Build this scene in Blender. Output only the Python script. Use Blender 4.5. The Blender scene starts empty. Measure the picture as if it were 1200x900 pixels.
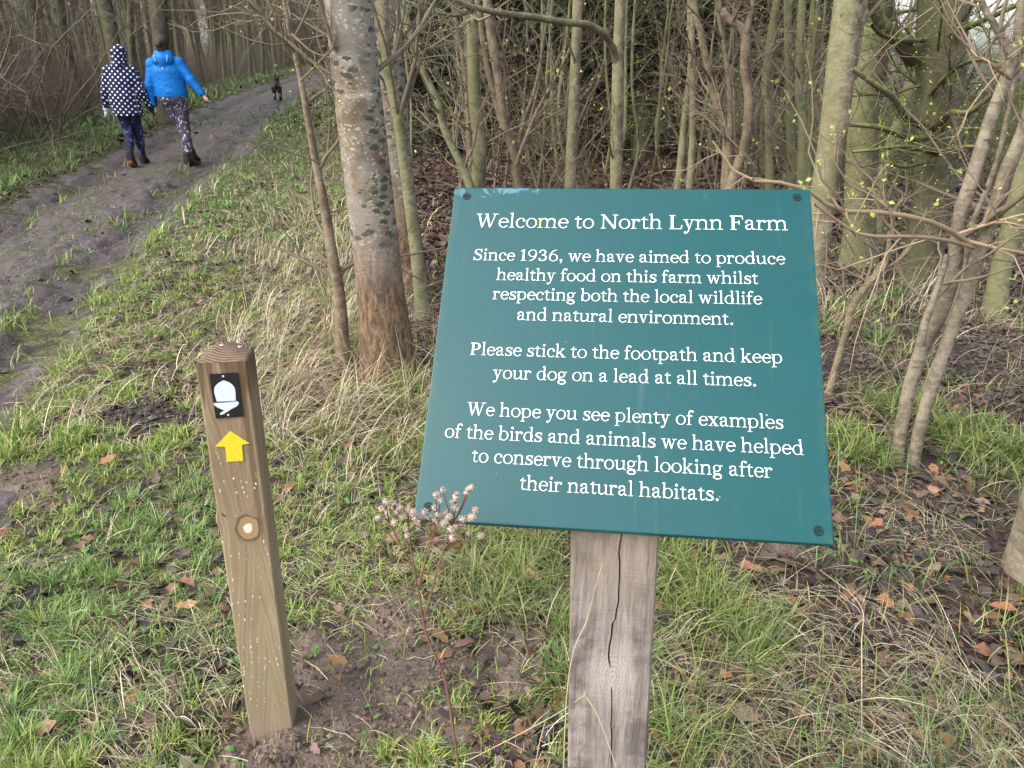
import bpy, bmesh, math, random
import numpy as np
from mathutils import Vector, Matrix
from mathutils.geometry import delaunay_2d_cdt

# ------------------------------------------------------------------ camera, sky, sun, exposure
C = bpy.context.scene
COL = C.collection
CAM_H, PITCH, FOC = 1.5, math.radians(23.3), 901.0      # FOC in pixels of a 1200 px wide picture
cam_d = bpy.data.cameras.new('camera'); cam = bpy.data.objects.new('camera', cam_d); COL.objects.link(cam)
cam.location = (0, 0, CAM_H); cam.rotation_euler = (math.radians(90) - PITCH, 0, 0)
cam_d.sensor_width = 36; cam_d.lens = 36 * FOC / 1200; cam_d.clip_start = .02; cam_d.clip_end = 2000
C.camera = cam
C.view_settings.view_transform = 'Standard'; C.view_settings.look = 'None'
C.view_settings.exposure = 1.72; C.view_settings.gamma = 1
SUN_EL, SUN_ROT = math.radians(46), math.radians(240)
W = bpy.data.worlds.new('World'); C.world = W; W.use_nodes = True
wn = W.node_tree; wn.nodes.clear()
wo = wn.nodes.new('ShaderNodeOutputWorld'); wb = wn.nodes.new('ShaderNodeBackground'); ws = wn.nodes.new('ShaderNodeTexSky')
hs = wn.nodes.new('ShaderNodeHueSaturation')
ws.sky_type = 'NISHITA'; ws.sun_disc = False; ws.sun_elevation = SUN_EL; ws.sun_rotation = SUN_ROT
ws.air_density = 1.0; ws.dust_density = 3.0; ws.ozone_density = 1.0
hs.inputs['Saturation'].default_value = .55
wb.inputs['Strength'].default_value = .15
wn.links.new(ws.outputs[0], hs.inputs['Color']); wn.links.new(hs.outputs[0], wb.inputs[0]); wn.links.new(wb.outputs[0], wo.inputs[0])
sun_d = bpy.data.lights.new('sun', 'SUN'); sun = bpy.data.objects.new('sun', sun_d); COL.objects.link(sun)
sun_d.energy = .5; sun_d.angle = math.radians(80); sun_d.color = (1, 1, .99)
# sky rotation is measured clockwise from +Y: the sun stands at (sin r, cos r)
sd = Vector((math.sin(SUN_ROT) * math.cos(SUN_EL), math.cos(SUN_ROT) * math.cos(SUN_EL), math.sin(SUN_EL)))
sun.rotation_euler = sd.to_track_quat('Z', 'Y').to_euler()
C.cycles.max_bounces = 5; C.cycles.diffuse_bounces = 2; C.cycles.glossy_bounces = 2; C.cycles.transmission_bounces = 2
C.cycles.use_denoising = True

# ------------------------------------------------------------------ numbers
def rng(s): return np.random.default_rng(s)
def _h2(ix, iy, s):
    n = (ix.astype(np.int64) * 374761393 + iy.astype(np.int64) * 668265263 + s * 1442695041) & 0x7fffffff
    n = ((n ^ (n >> 13)) * 1274126177) & 0x7fffffff
    n = n ^ (n >> 16)
    return (n & 0xffff) / 65535.0
def vn(x, y, s=0):
    x = np.asarray(x, float); y = np.asarray(y, float)
    ix = np.floor(x); iy = np.floor(y); fx = x - ix; fy = y - iy
    fx = fx * fx * (3 - 2 * fx); fy = fy * fy * (3 - 2 * fy)
    a = _h2(ix, iy, s); b = _h2(ix + 1, iy, s); c = _h2(ix, iy + 1, s); d = _h2(ix + 1, iy + 1, s)
    return (a * (1 - fx) + b * fx) * (1 - fy) + (c * (1 - fx) + d * fx) * fy
def fbm(x, y, s=0, o=3):
    v = 0; a = 1; t = 0
    for i in range(o):
        v = v + a * vn(x * 2 ** i + 17.3 * i, y * 2 ** i - 9.1 * i, s + i); t += a; a *= .5
    return v / t
def sstep(a, b, x):
    t = np.clip((np.asarray(x, float) - a) / (b - a), 0, 1); return t * t * (3 - 2 * t)

# the track: right edge as a function of the distance y
TY = np.array([-30, 0, 3.5, 5.8, 10.1, 22.7, 33.8, 60, 120]); TX = np.array([6, -1.30, -2.22, -2.90, -3.80, -6.15, -7.6, -9.5, -9.5])
def track_r(y): return np.interp(y, TY, TX)
TW = 2.15
def wood_edge(y): return np.interp(y, [-10, 0, 2.5, 3.6, 15, 30, 60], [1.5, .6, -.3, -.75, -3.3, -6.3, -8])
def H(x, y):
    x = np.asarray(x, float); y = np.asarray(y, float)
    z = .02 * np.clip(y - 11, 0, 45) + .0 * x
    z = z + .05 * (vn(x * .7, y * .7, 3) - .5) + .03 * (vn(x * 2.1, y * 2.1, 5) - .5) + .022 * (vn(x * 6, y * 6, 6) - .5)
    t = x - track_r(y) + TW / 2
    z = z - .05 * (1 - sstep(.8, 1.4, np.abs(t)))
    z = z - .065 * np.exp(-((np.abs(t) - .62) / .24) ** 2)
    z = z + np.clip(np.abs(x) - 30, 0, 400) * .004
    return z
def Hs(x, y): return float(H(np.array([x]), np.array([y]))[0])

cp, sp = math.cos(PITCH), math.sin(PITCH)
def ray(px, py):
    u = (px - 600) / FOC; v = -(py - 450) / FOC
    return np.array([u, cp + v * sp, v * cp - sp])
def atY(px, py, Y):                       # the point seen at a pixel, at forward distance Y
    d = ray(px, py); k = Y / d[1]; return np.array([0, 0, CAM_H]) + d * k
def ground_at(px, py):
    d = ray(px, py); k = CAM_H / max(-d[2], 1e-3)
    for _ in range(12):
        p = d * k; k = k + .8 * (CAM_H + p[2] - Hs(p[0], p[1])) / max(-d[2], 1e-3) * .9
    p = d * k; return np.array([p[0], p[1], Hs(p[0], p[1])])
def zax(p): return p[1] * cp + (CAM_H - p[2]) * sp

# ------------------------------------------------------------------ objects
def tag(o, label=None, cat=None, group=None, kind=None):
    if label: o['label'] = label
    if cat: o['category'] = cat
    if group: o['group'] = group
    if kind: o['kind'] = kind
    return o
def empty(name, loc, label, cat, group=None, rz=0):
    o = bpy.data.objects.new(name, None); COL.objects.link(o); o.location = loc; o.rotation_euler = (0, 0, rz)
    o.empty_display_size = .1
    return tag(o, label, cat, group)
def link(name, me, parent=None, world=False):
    """link a mesh; with world=True its vertices are world coordinates and the parent only translates"""
    o = bpy.data.objects.new(name, me); COL.objects.link(o)
    if parent is not None:
        o.parent = parent
        if world: o.matrix_parent_inverse = Matrix.Translation(-Vector(parent.location))
    return o
def mesh_np(name, V, faces, mats, fm=None, smooth=True, color=None):
    """faces: list of (n,k) arrays. fm: list of material numbers, one per array (or an array)"""
    me = bpy.data.meshes.new(name)
    V = np.ascontiguousarray(V, dtype=np.float32)
    me.vertices.add(len(V)); me.vertices.foreach_set('co', V.ravel())
    faces = [np.asarray(f, dtype=np.int32) for f in faces]
    keep = [i for i, f in enumerate(faces) if len(f)]
    if fm is not None: fm = [fm[i] for i in keep]
    faces = [faces[i] for i in keep]
    nl = sum(f.size for f in faces); nf = sum(len(f) for f in faces)
    me.loops.add(nl); me.polygons.add(nf)
    me.loops.foreach_set('vertex_index', np.concatenate([f.ravel() for f in faces]))
    tot = np.concatenate([np.full(len(f), f.shape[1], np.int32) for f in faces])
    st = np.concatenate([[0], np.cumsum(tot)[:-1]]).astype(np.int32)
    me.polygons.foreach_set('loop_start', st)
    if fm is not None:
        me.polygons.foreach_set('material_index', np.concatenate([np.broadcast_to(m, len(f)).astype(np.int32) for m, f in zip(fm, faces)]))
    me.polygons.foreach_set('use_smooth', np.full(nf, bool(smooth)))
    for m in (mats if isinstance(mats, (list, tuple)) else [mats]): me.materials.append(m)
    me.update(calc_edges=True)
    if color is not None:
        a = me.attributes.new('tint', 'FLOAT_COLOR', 'POINT')
        c = np.ones((len(V), 4), np.float32); c[:, :3] = color
        a.data.foreach_set('color', c.ravel())
    return me
def tubes(P, R, sides=4, cap=False):
    """P (N,K,3), R (N,K) -> vertices, quads"""
    N, K, _ = P.shape
    T = np.empty_like(P); T[:, 1:-1] = P[:, 2:] - P[:, :-2]; T[:, 0] = P[:, 1] - P[:, 0]; T[:, -1] = P[:, -1] - P[:, -2]
    T /= np.linalg.norm(T, axis=2, keepdims=True) + 1e-9
    mean = np.abs(P[:, -1] - P[:, 0]); ref = np.zeros((N, 3)); ref[np.arange(N), np.argmin(mean, 1)] = 1
    A = np.cross(T, ref[:, None, :]); A /= np.linalg.norm(A, axis=2, keepdims=True) + 1e-9
    B = np.cross(T, A)
    an = np.arange(sides) / sides * 2 * math.pi
    V = P[:, :, None, :] + R[:, :, None, None] * (np.cos(an)[None, None, :, None] * A[:, :, None, :] + np.sin(an)[None, None, :, None] * B[:, :, None, :])
    i = np.arange(N)[:, None, None] * K * sides + np.arange(K - 1)[None, :, None] * sides
    j = np.arange(sides)[None, None, :]; j2 = (j + 1) % sides
    Q = np.stack([i + j, i + j2, i + sides + j2, i + sides + j], -1).reshape(-1, 4)
    return V.reshape(-1, 3), Q
def merge(parts):
    """parts: list of (V, F, mat) or (V, F, mat, color)"""
    Vs, Fs, ms, n = [], [], [], 0; cols = []
    for p in parts:
        Vs.append(p[0]); Fs.append(np.asarray(p[1]) + n); ms.append(p[2]); n += len(p[0])
        if len(p) > 3: cols.append(np.broadcast_to(p[3], (len(p[0]), 3)))
    return np.concatenate(Vs), Fs, ms, (np.concatenate(cols) if cols else None)
def box_vf(x0, x1, y0, y1, z0, z1):
    V = np.array([[x, y, z] for z in (z0, z1) for y in (y0, y1) for x in (x0, x1)], float)
    F = np.array([[0, 2, 3, 1], [4, 5, 7, 6], [0, 1, 5, 4], [2, 6, 7, 3], [0, 4, 6, 2], [1, 3, 7, 5]])
    return V, F
def spline(pts, n):
    """Catmull-Rom through pts (m,d) -> (n,d)"""
    p = np.asarray(pts, float); m = len(p)
    e = np.vstack([2 * p[0] - p[1], p, 2 * p[-1] - p[-2]])
    t = np.linspace(0, m - 1 - 1e-6, n); i = t.astype(int); f = (t - i)[:, None]
    a, b, c, d = e[i], e[i + 1], e[i + 2], e[i + 3]
    return .5 * (2 * b + (c - a) * f + (2 * a - 5 * b + 4 * c - d) * f ** 2 + (3 * b - a - 3 * c + d) * f ** 3)

# ------------------------------------------------------------------ materials
class NT:
    def __init__(s, name, rough=.8, spec=.3):
        s.m = bpy.data.materials.new(name); s.m.use_nodes = True; s.t = s.m.node_tree
        s.b = s.t.nodes['Principled BSDF']; s.b.inputs['Roughness'].default_value = rough; s.b.inputs['Specular IOR Level'].default_value = spec
    def n(s, typ, **kw):
        o = s.t.nodes.new('ShaderNode' + typ)
        for k, v in kw.items(): setattr(o, k, v)
        return o
    def set(s, sock, v):
        if hasattr(v, 'is_output'): s.t.links.new(v, sock)
        elif isinstance(v, (tuple, list)) and len(v) == 3 and sock.type == 'RGBA': sock.default_value = (*v, 1)
        else: sock.default_value = v
    def obj(s): return s.n('TexCoord').outputs['Object']
    def pos(s): return s.n('NewGeometry').outputs['Position']
    def mapv(s, v, scale=(1, 1, 1), loc=(0, 0, 0), rot=(0, 0, 0)):
        o = s.n('Mapping'); s.set(o.inputs[0], v); o.inputs['Scale'].default_value = scale; o.inputs['Location'].default_value = loc; o.inputs['Rotation'].default_value = rot
        return o.outputs[0]
    def noise(s, v, scale=5, detail=4, rough=.6, dist=0, col=False):
        o = s.n('TexNoise'); s.set(o.inputs['Vector'], v); o.inputs['Scale'].default_value = scale; o.inputs['Detail'].default_value = detail
        o.inputs['Roughness'].default_value = rough; o.inputs['Distortion'].default_value = dist
        return o.outputs['Color' if col else 'Fac']
    def vor(s, v, scale=5, rnd=1, feature='F1', out='Distance'):
        o = s.n('TexVoronoi', feature=feature); s.set(o.inputs['Vector'], v); o.inputs['Scale'].default_value = scale; o.inputs['Randomness'].default_value = rnd
        return o.outputs[out]
    def math(s, op, a, b=0.0, c=None, clamp=False):
        o = s.n('Math', operation=op, use_clamp=clamp); s.set(o.inputs[0], a); s.set(o.inputs[1], b)
        if c is not None: s.set(o.inputs[2], c)
        return o.outputs[0]
    def step(s, v, a, b, lo=0., hi=1.):
        o = s.n('MapRange', interpolation_type='SMOOTHSTEP'); s.set(o.inputs[0], v); o.inputs[1].default_value = a; o.inputs[2].default_value = b
        o.inputs[3].default_value = lo; o.inputs[4].default_value = hi; return o.outputs[0]
    def mix(s, f, a, b, mode='MIX'):
        o = s.n('Mix', data_type='RGBA', blend_type=mode); s.set(o.inputs[0], f); s.set(o.inputs[6], a); s.set(o.inputs[7], b); return o.outputs[2]
    def ramp(s, f, stops):
        o = s.n('ValToRGB'); s.set(o.inputs[0], f); e = o.color_ramp.elements
        while len(e) < len(stops): e.new(.5)
        for q, (p, c) in zip(e, stops): q.position = p; q.color = (*c, 1)
        return o.outputs[0]
    def sep(s, v):
        o = s.n('SeparateXYZ'); s.set(o.inputs[0], v); return o.outputs
    def comb(s, x, y, z):
        o = s.n('CombineXYZ'); s.set(o.inputs[0], x); s.set(o.inputs[1], y); s.set(o.inputs[2], z); return o.outputs[0]
    def bump(s, h, dist=.01, strength=1.):
        o = s.n('Bump'); s.set(o.inputs['Height'], h); o.inputs['Distance'].default_value = dist; o.inputs['Strength'].default_value = strength
        s.t.links.new(o.outputs[0], s.b.inputs['Normal'])
    def col(s, c): s.set(s.b.inputs['Base Color'], c)
    def rough(s, c): s.set(s.b.inputs['Roughness'], c)

def plain(name, c, rough=.7, spec=.3, var=.25, scale=60):
    t = NT(name, rough, spec); v = t.noise(t.obj(), scale, 3)
    t.col(t.mix(v, tuple(x * (1 - var) for x in c), tuple(min(1, x * (1 + var)) for x in c))); return t.m
def tinted(name, rough=.6, spec=.3, trans=0.):
    """colour comes from the per-blade or per-leaf attribute"""
    t = NT(name, rough, spec); a = t.n('Attribute', attribute_name='tint'); t.col(a.outputs['Color'])
    if trans:
        tr = t.n('BsdfTranslucent'); t.set(tr.inputs[0], a.outputs['Color']); mx = t.n('MixShader'); mx.inputs[0].default_value = trans
        out = t.t.nodes['Material Output']; t.t.links.new(t.b.outputs[0], mx.inputs[1]); t.t.links.new(tr.outputs[0], mx.inputs[2]); t.t.links.new(mx.outputs[0], out.inputs[0])
    return t.m
def bark(name, base, dark, algae, amount=.5, rough=.85, lent=1.):
    """smooth young bark: mottling, horizontal lenticels, algae on one side"""
    t = NT(name, rough, .2); p = t.pos()
    n1 = t.noise(p, 9, 5, .65); n2 = t.noise(t.mapv(p, (20, 20, 62)), 1, 4, .7)
    c = t.mix(t.step(t.math('ADD', n1, t.math('MULTIPLY', t.math('SUBTRACT', t.noise(p, 38, 4, .7), .5), .6)), .36, .66), dark, base)
    c = t.mix(t.math('MULTIPLY', t.step(n2, .58, .68), .75 * lent), c, tuple(x * .45 for x in dark))
    nx = t.sep(t.n('NewGeometry').outputs['Normal'])[0]
    g = t.math('MULTIPLY', t.step(t.math('ADD', t.math('MULTIPLY', nx, -.35), t.noise(p, 3, 4)), .35, .75), amount)
    c = t.mix(g, c, algae)
    t.col(c); t.bump(t.math('ADD', n1, t.math('MULTIPLY', n2, .6)), .010, .9); return t.m
M = {}
M['bark_pale'] = bark('bark_pale', (.30, .255, .178), (.14, .115, .078), (.20, .205, .095), .6)
M['bark_khaki'] = bark('bark_khaki', (.235, .215, .13), (.12, .108, .066), (.165, .178, .075), .62)
M['bark_hazel'] = bark('bark_hazel', (.29, .24, .185), (.12, .092, .07), (.17, .165, .08), .25)
M['bark_brown'] = bark('bark_brown', (.27, .205, .15), (.13, .095, .065), (.18, .17, .07), .3)
M['bark_moss'] = bark('bark_moss', (.145, .125, .085), (.07, .06, .04), (.105, .118, .045), .5)
M['bark_far'] = bark('bark_far', (.20, .175, .12), (.10, .087, .06), (.15, .16, .07), .7)
M['bark_dark'] = bark('bark_dark', (.10, .085, .06), (.05, .042, .03), (.08, .09, .03), .5)
M['twig'] = plain('twig', (.17, .135, .092), .8, .2, .35, 20)
M['twig_tan'] = plain('twig_tan', (.31, .225, .145), .7, .25, .3, 20)
def mossy():
    t = NT('twig_moss', .9, .1); n = t.noise(t.pos(), 12, 4); nz = t.sep(t.n('NewGeometry').outputs['Normal'])[2]
    t.col(t.mix(t.step(t.math('ADD', t.math('MULTIPLY', nz, .30), n), .42, .78), (.085, .068, .045), t.mix(n, (.10, .125, .03), (.19, .23, .06)))); t.bump(t.noise(t.pos(), 60, 3), .006, .8); return t.m
M['twig_moss'] = mossy()
M['twig_dark'] = plain('twig_dark', (.075, .058, .045), .85, .15, .35, 20)
M['twig_olive'] = plain('twig_olive', (.075, .078, .048), .9, .1, .4, 10)
M['twig_grey'] = plain('twig_grey', (.20, .165, .122), .85, .15, .65, 6)
M['twig_shaded'] = plain('twig_shaded', (.085, .070, .054), .9, .1, .6, 6)  # darker copy of twig_grey: shade of the rear rows put into the colour
M['bud'] = plain('bud', (.34, .37, .09), .6, .3, .3, 30)
M['needles'] = plain('needles', (.026, .036, .018), .7, .2, .5, 6)
M['leafgreen'] = plain('leafgreen', (.06, .13, .03), .55, .35, .4, 20)
M['grass'] = tinted('grass', .45, .4, .15)
M['straw'] = tinted('straw', .5, .3, .08)
M['leaf'] = tinted('leaf', .6, .3)
# ------------------------------------------------------------------ ground and track
def ground_material():
    t = NT('ground_soil', .85, .25); p = t.pos()
    n1 = t.noise(p, 2.2, 5); n2 = t.noise(p, 14, 5, .7); n3 = t.noise(p, 60, 4, .7)
    soil = t.mix(t.step(n2, .35, .7), (.022, .017, .013), (.070, .052, .040))
    thatch = t.mix(t.step(n3, .35, .7), (.035, .034, .016), (.14, .115, .062))
    moss = t.mix(n3, (.075, .105, .025), (.19, .225, .065))
    c = t.mix(t.step(t.math('ADD', n1, t.math('MULTIPLY', t.math('SUBTRACT', n2, .5), .8)), .38, .56), thatch, soil)
    m1 = t.math('MULTIPLY', t.step(t.noise(t.mapv(p, loc=(5, 3, 0)), 9, 5), .38, .58), t.step(t.math('ADD', n3, t.math('MULTIPLY', n2, .6)), .70, .92)); m2 = t.step(t.math('ADD', t.math('MULTIPLY', t.sep(p)[1], .22), t.sep(p)[0]), .5, -.4, .25, 1.)
    c = t.mix(t.math('MULTIPLY', t.math('MULTIPLY', m1, m2), .85), c, moss)
    litter = t.mix(t.step(t.vor(p, 26, 1, 'F1', 'Color') if False else n3, .3, .7), (.022, .015, .012), (.105, .064, .048))
    xyz = t.sep(p)
    # under the trees the ground is leaf mould
    wood = t.math('ADD', t.math('MULTIPLY', xyz[1], .24), xyz[0])
    c = t.mix(t.math('MULTIPLY', t.step(t.math('ADD', wood, n1), .9, 1.9), t.step(xyz[1], 34, 24)), c, litter)
    bare_ = t.sep(t.n('Attribute', attribute_name='tint').outputs['Color'])[0]
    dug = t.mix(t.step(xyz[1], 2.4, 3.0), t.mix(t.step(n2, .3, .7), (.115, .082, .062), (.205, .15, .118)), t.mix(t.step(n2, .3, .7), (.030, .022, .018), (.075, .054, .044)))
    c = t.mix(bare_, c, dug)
    t.col(c); t.bump(t.math('ADD', n2, t.math('MULTIPLY', n3, .5)), .03, .9); return t.m
def grid_sheet(xs, ys, zf):
    X, Y = np.meshgrid(xs, ys); V = np.stack([X, Y, zf(X, Y)], -1).reshape(-1, 3)
    nx, ny = len(xs), len(ys); i = (np.arange(ny - 1)[:, None] * nx + np.arange(nx - 1)[None]).ravel()
    return V, np.stack([i, i + 1, i + nx + 1, i + nx], 1)
def clods(x, y):
    return .03 * (fbm(x * 11, y * 11, 40, 3) - .5)
BARE = [(-.48, 1.28, .27), (-.42, 1.54, .27), (-.34, 1.78, .18), (-.20, 1.42, .12), (1.62, 3.75, .40), (2.5, 3.9, .55), (2.35, 3.2, .2), (-.62, 1.30, .12), (.55, 4.6, .5), (-.02, 1.62, .16), (.95, 2.2, .14), (-1.6, 3.1, .22), (-1.9, 2.5, .2)]
def bare(x, y):
    """0..1: trodden or dug soil without grass"""
    v = 0 * x
    w = .5 * (fbm(x * 5, y * 5, 60) - .5)
    for bx, by, br in BARE: v = np.maximum(v, 1 - sstep(.55, 1.15, np.hypot(x - bx, y - by) / br + w))
    return v
def Hg(x, y):
    b = bare(x, y)
    return H(x, y) + b * clods(x, y) * 2.4 + np.clip(b, 0, 1) * np.where(y > 2.9, .03, 0)
s = np.linspace(-6.2, 6.6, 520); ys = 2 + .75 * np.sinh(s); ys = ys[(ys > -90) & (ys < 300)]
s = np.linspace(-6.0, 6.0, 460); xs = .75 * np.sinh(s)
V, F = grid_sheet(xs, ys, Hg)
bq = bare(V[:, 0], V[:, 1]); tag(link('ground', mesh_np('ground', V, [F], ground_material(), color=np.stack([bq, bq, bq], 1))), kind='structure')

def track_material():
    t = NT('mud', .5, .4); p = t.pos()
    n1 = t.noise(p, 3, 5); n2 = t.noise(p, 17, 5, .7); n3 = t.noise(p, 55, 3, .7)
    c = t.mix(t.step(n2, .3, .72), (.080, .059, .055), (.255, .200, .190))
    c = t.mix(t.math('MULTIPLY', t.step(n3, .45, .75), .5), c, (.235, .198, .190))
    a = t.n('Attribute', attribute_name='tint').outputs['Color']
    g = t.math('MULTIPLY', t.sep(a)[0], t.step(t.math('ADD', n1, t.math('MULTIPLY', t.math('SUBTRACT', n2, .5), .6)), .36, .56), clamp=True)
    c = t.mix(t.math('MULTIPLY', g, .75), c, t.mix(n3, (.075, .08, .04), (.16, .145, .085)))
    n4 = t.noise(p, 28, 6, .72); c = t.mix(t.math('MULTIPLY', t.step(n4, .55, .67), .7), c, (.045, .035, .033)); c = t.mix(t.math('MULTIPLY', t.step(t.noise(p, 90, 3), .60, .72), .5), c, (.21, .175, .16))
    t.col(c); wet = t.step(t.math('ADD', t.sep(a)[1], t.math('MULTIPLY', t.math('SUBTRACT', n2, .5), .7)), .35, .8); c = t.mix(t.math('MULTIPLY', wet, .62), c, t.mix(n4, (.030, .022, .020), (.115, .086, .080)))
    t.col(c); t.rough(t.math('SUBTRACT', t.step(t.noise(p, 6, 3), .35, .6, .42, .7), t.math('MULTIPLY', wet, .24))); t.bump(t.math('ADD', n4, t.math('ADD', n2, t.math('MULTIPLY', n3, .5))), .045, 1); return t.m
def track_mesh():
    yy = 1.0 + np.concatenate([np.linspace(-6, 0, 30)[:-1], .6 * np.sinh(np.linspace(0, 5.2, 640))]); yy = yy[yy < 75]
    tt = np.linspace(-1.5, 1.5, 130)
    T, Y = np.meshgrid(tt, yy); X = T + track_r(Y) - TW / 2
    rut = np.exp(-((np.abs(T) - .62) / .3) ** 2)
    edge = np.abs(T) + .55 * (fbm(X * 1.3, Y * 1.3, 70, 3) - .5) + .25 * (fbm(X * 6, Y * 6, 71, 2) - .5)
    z = H(X, Y) + .022 - .05 * sstep(.85, 1.2, edge)
    near = 1 / (1 + np.clip(Y - 14, 0, 99) * .12)
    lump = np.maximum(fbm(T * 8, Y * 4.5, 72, 4) - .5, -.06)
    z = z + (.11 * lump + .12 * rut * (fbm(T * 7, Y * 2.2, 73, 4) - .5) - .05 * rut * sstep(.56, .64, fbm(X * 3.3, Y * 2.2, 74, 2))) * near
    V = np.stack([X, Y, z], -1).reshape(-1, 3); ny, nx = T.shape
    i = (np.arange(ny - 1)[:, None] * nx + np.arange(nx - 1)[None]).ravel(); F = np.stack([i, i + 1, i + nx + 1, i + nx], 1)
    g = np.clip(np.exp(-(T / .34) ** 2) + .35 * sstep(.8, 1.0, edge), 0, 1).ravel()
    return mesh_np('track', V, [F], track_material(), color=np.stack([g, np.clip(rut * (.45 + 1.1 * fbm(T * 5, Y * 1.6, 76, 3).reshape(T.shape)), 0, 1).ravel(), g], 1))
tag(link('track', track_mesh()), kind='structure')

# ------------------------------------------------------------------ branches
def kids(P, R, n, t0, t1, lmin, lmax, ang, K, r, seed, up=.0, wander=.25, rfac=.6, taper=.25, weight=None):
    """n child polylines along every parent polyline"""
    g = rng(seed); N, KP, _ = P.shape
    idx = np.repeat(np.arange(N), n) if weight is None else g.choice(N, n * N, p=weight / weight.sum())
    m = len(idx); t = g.uniform(t0, t1, m) * (KP - 1) * .9999; i = t.astype(int); f = (t - i)[:, None]
    b = P[idx, i] * (1 - f) + P[idx, i + 1] * f; pd = P[idx, i + 1] - P[idx, i]; pd /= np.linalg.norm(pd, axis=1, keepdims=True) + 1e-9
    pr = R[idx, i] * (1 - f[:, 0]) + R[idx, i + 1] * f[:, 0]
    q = g.normal(size=(m, 3)); q -= (q * pd).sum(1, keepdims=True) * pd; q /= np.linalg.norm(q, axis=1, keepdims=True) + 1e-9
    a = np.radians(g.normal(ang, 14, m))[:, None]; d = np.cos(a) * pd + np.sin(a) * q
    L = g.uniform(lmin, lmax, m)[:, None] / (K - 1)
    out = np.empty((m, K, 3)); out[:, 0] = b
    for k in range(1, K):
        d = d + g.normal(size=(m, 3)) * wander; d[:, 2] += up; d /= np.linalg.norm(d, axis=1, keepdims=True)
        out[:, k] = out[:, k - 1] + d * L
    r0 = np.minimum(pr * rfac, g.uniform(.7, 1.2, m) * r)
    RR = r0[:, None] * np.linspace(1, taper, K)[None]
    return out, RR
def leafbits(P, n, size, seed, t0=.4, spread=.0):
    """small folded leaves or buds along polylines: two triangles each"""
    g = rng(seed); N, K, _ = P.shape; m = n
    idx = g.integers(0, N, m); t = g.uniform(t0, 1, m) * (K - 1) * .9999; i = t.astype(int); f = (t - i)[:, None]
    b = P[idx, i] * (1 - f) + P[idx, i + 1] * f + g.normal(size=(m, 3)) * spread
    d = g.normal(size=(m, 3)); d[:, 2] += .5; d /= np.linalg.norm(d, axis=1, keepdims=True)
    w = np.cross(d, g.normal(size=(m, 3))); w /= np.linalg.norm(w, axis=1, keepdims=True) + 1e-9
    s = size * g.uniform(.5, 1.3, m)[:, None]; nn = np.cross(d, w)
    V = np.stack([b, b + d * s * .55 + w * s * .32 + nn * s * .12, b + d * s, b + d * s * .55 - w * s * .32 + nn * s * .12], 1).reshape(-1, 3)
    j = np.arange(m) * 4; F = np.concatenate([np.stack([j, j + 1, j + 2], 1), np.stack([j, j + 2, j + 3], 1)])
    return V, F
def trunk_vf(pts, rad, n, sides=14, flare=1.0, seed=0, lump=.05):
    """a lumpy tapering trunk through 3-D points (base first)"""
    P = spline(pts, n); R = np.interp(np.linspace(0, 1, n), np.linspace(0, 1, len(rad)), rad)
    hh = P[:, 2] - P[0, 2]; R = R * (1 + flare * np.exp(-np.clip(hh, 0, 9) / (R[0] * 1.3)))
    V, F = tubes(P[None], R[None], sides)
    ax = np.repeat(P, sides, 0); d = V - ax; an = np.tile(np.arange(sides) / sides * 2 * math.pi, n); z = np.repeat(hh, sides)
    k = 1 + lump * (fbm(np.cos(an) * 1.7 + z * 1.5 + seed, np.sin(an) * 1.7 + z * .6, seed, 3) - .5) * 2
    k = k + .35 * flare * np.exp(-z / (R[-1] * 0 + R[0] * .8)) * (np.cos(an * 4 + seed) * .4)
    return ax + d * k[:, None], F, P, R
STEMS = []                    # stem bases, to keep the grass from growing through them
def px_stem(pts, width, Y, tip=7.0, toward=0.0, below=True):
    """pts: pixels from the TOP of the picture down to the base; width: pixels, same order; returns world points base first, radii"""
    n = len(pts); out = []; rr = []
    for k, ((x, y), w) in enumerate(zip(pts, width)):
        f = 1 - k / (n - 1) if n > 1 else 0
        p = atY(x, y, Y - toward * f); out.append(p); rr.append(w / FOC * zax(p) / 2)
    out = out[::-1]; rr = rr[::-1]
    b = out[0]; g = Hs(b[0], b[1])
    if below and b[2] > g + .02:                                 # the base is hidden: carry the stem on to the ground
        d = out[0] - out[1]; d = d / max(abs(d[2]), 1e-3)
        e = b + d * (b[2] - g + .04); e[1] = Y; out.insert(0, e); rr.insert(0, rr[0] * 1.08)
    elif below: out[0] = b + np.array([0, 0, g - .05 - b[2]])
    if tip > out[-1][2] + .3:
        top = out[-1]; d = out[-1] - out[-2]; d = d / np.linalg.norm(d); h = tip - top[2]
        for q in (.35, .7, 1.0):
            dd = d * (1 - q * .5) + np.array([0, 0, 1]) * q * .5; dd /= dd[2] if dd[2] > .3 else 1
            out.append(top + dd * h * q); rr.append(rr[len(rr) - 1] * (.75 if q < 1 else .4))
    return np.array(out), np.array(rr)
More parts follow.
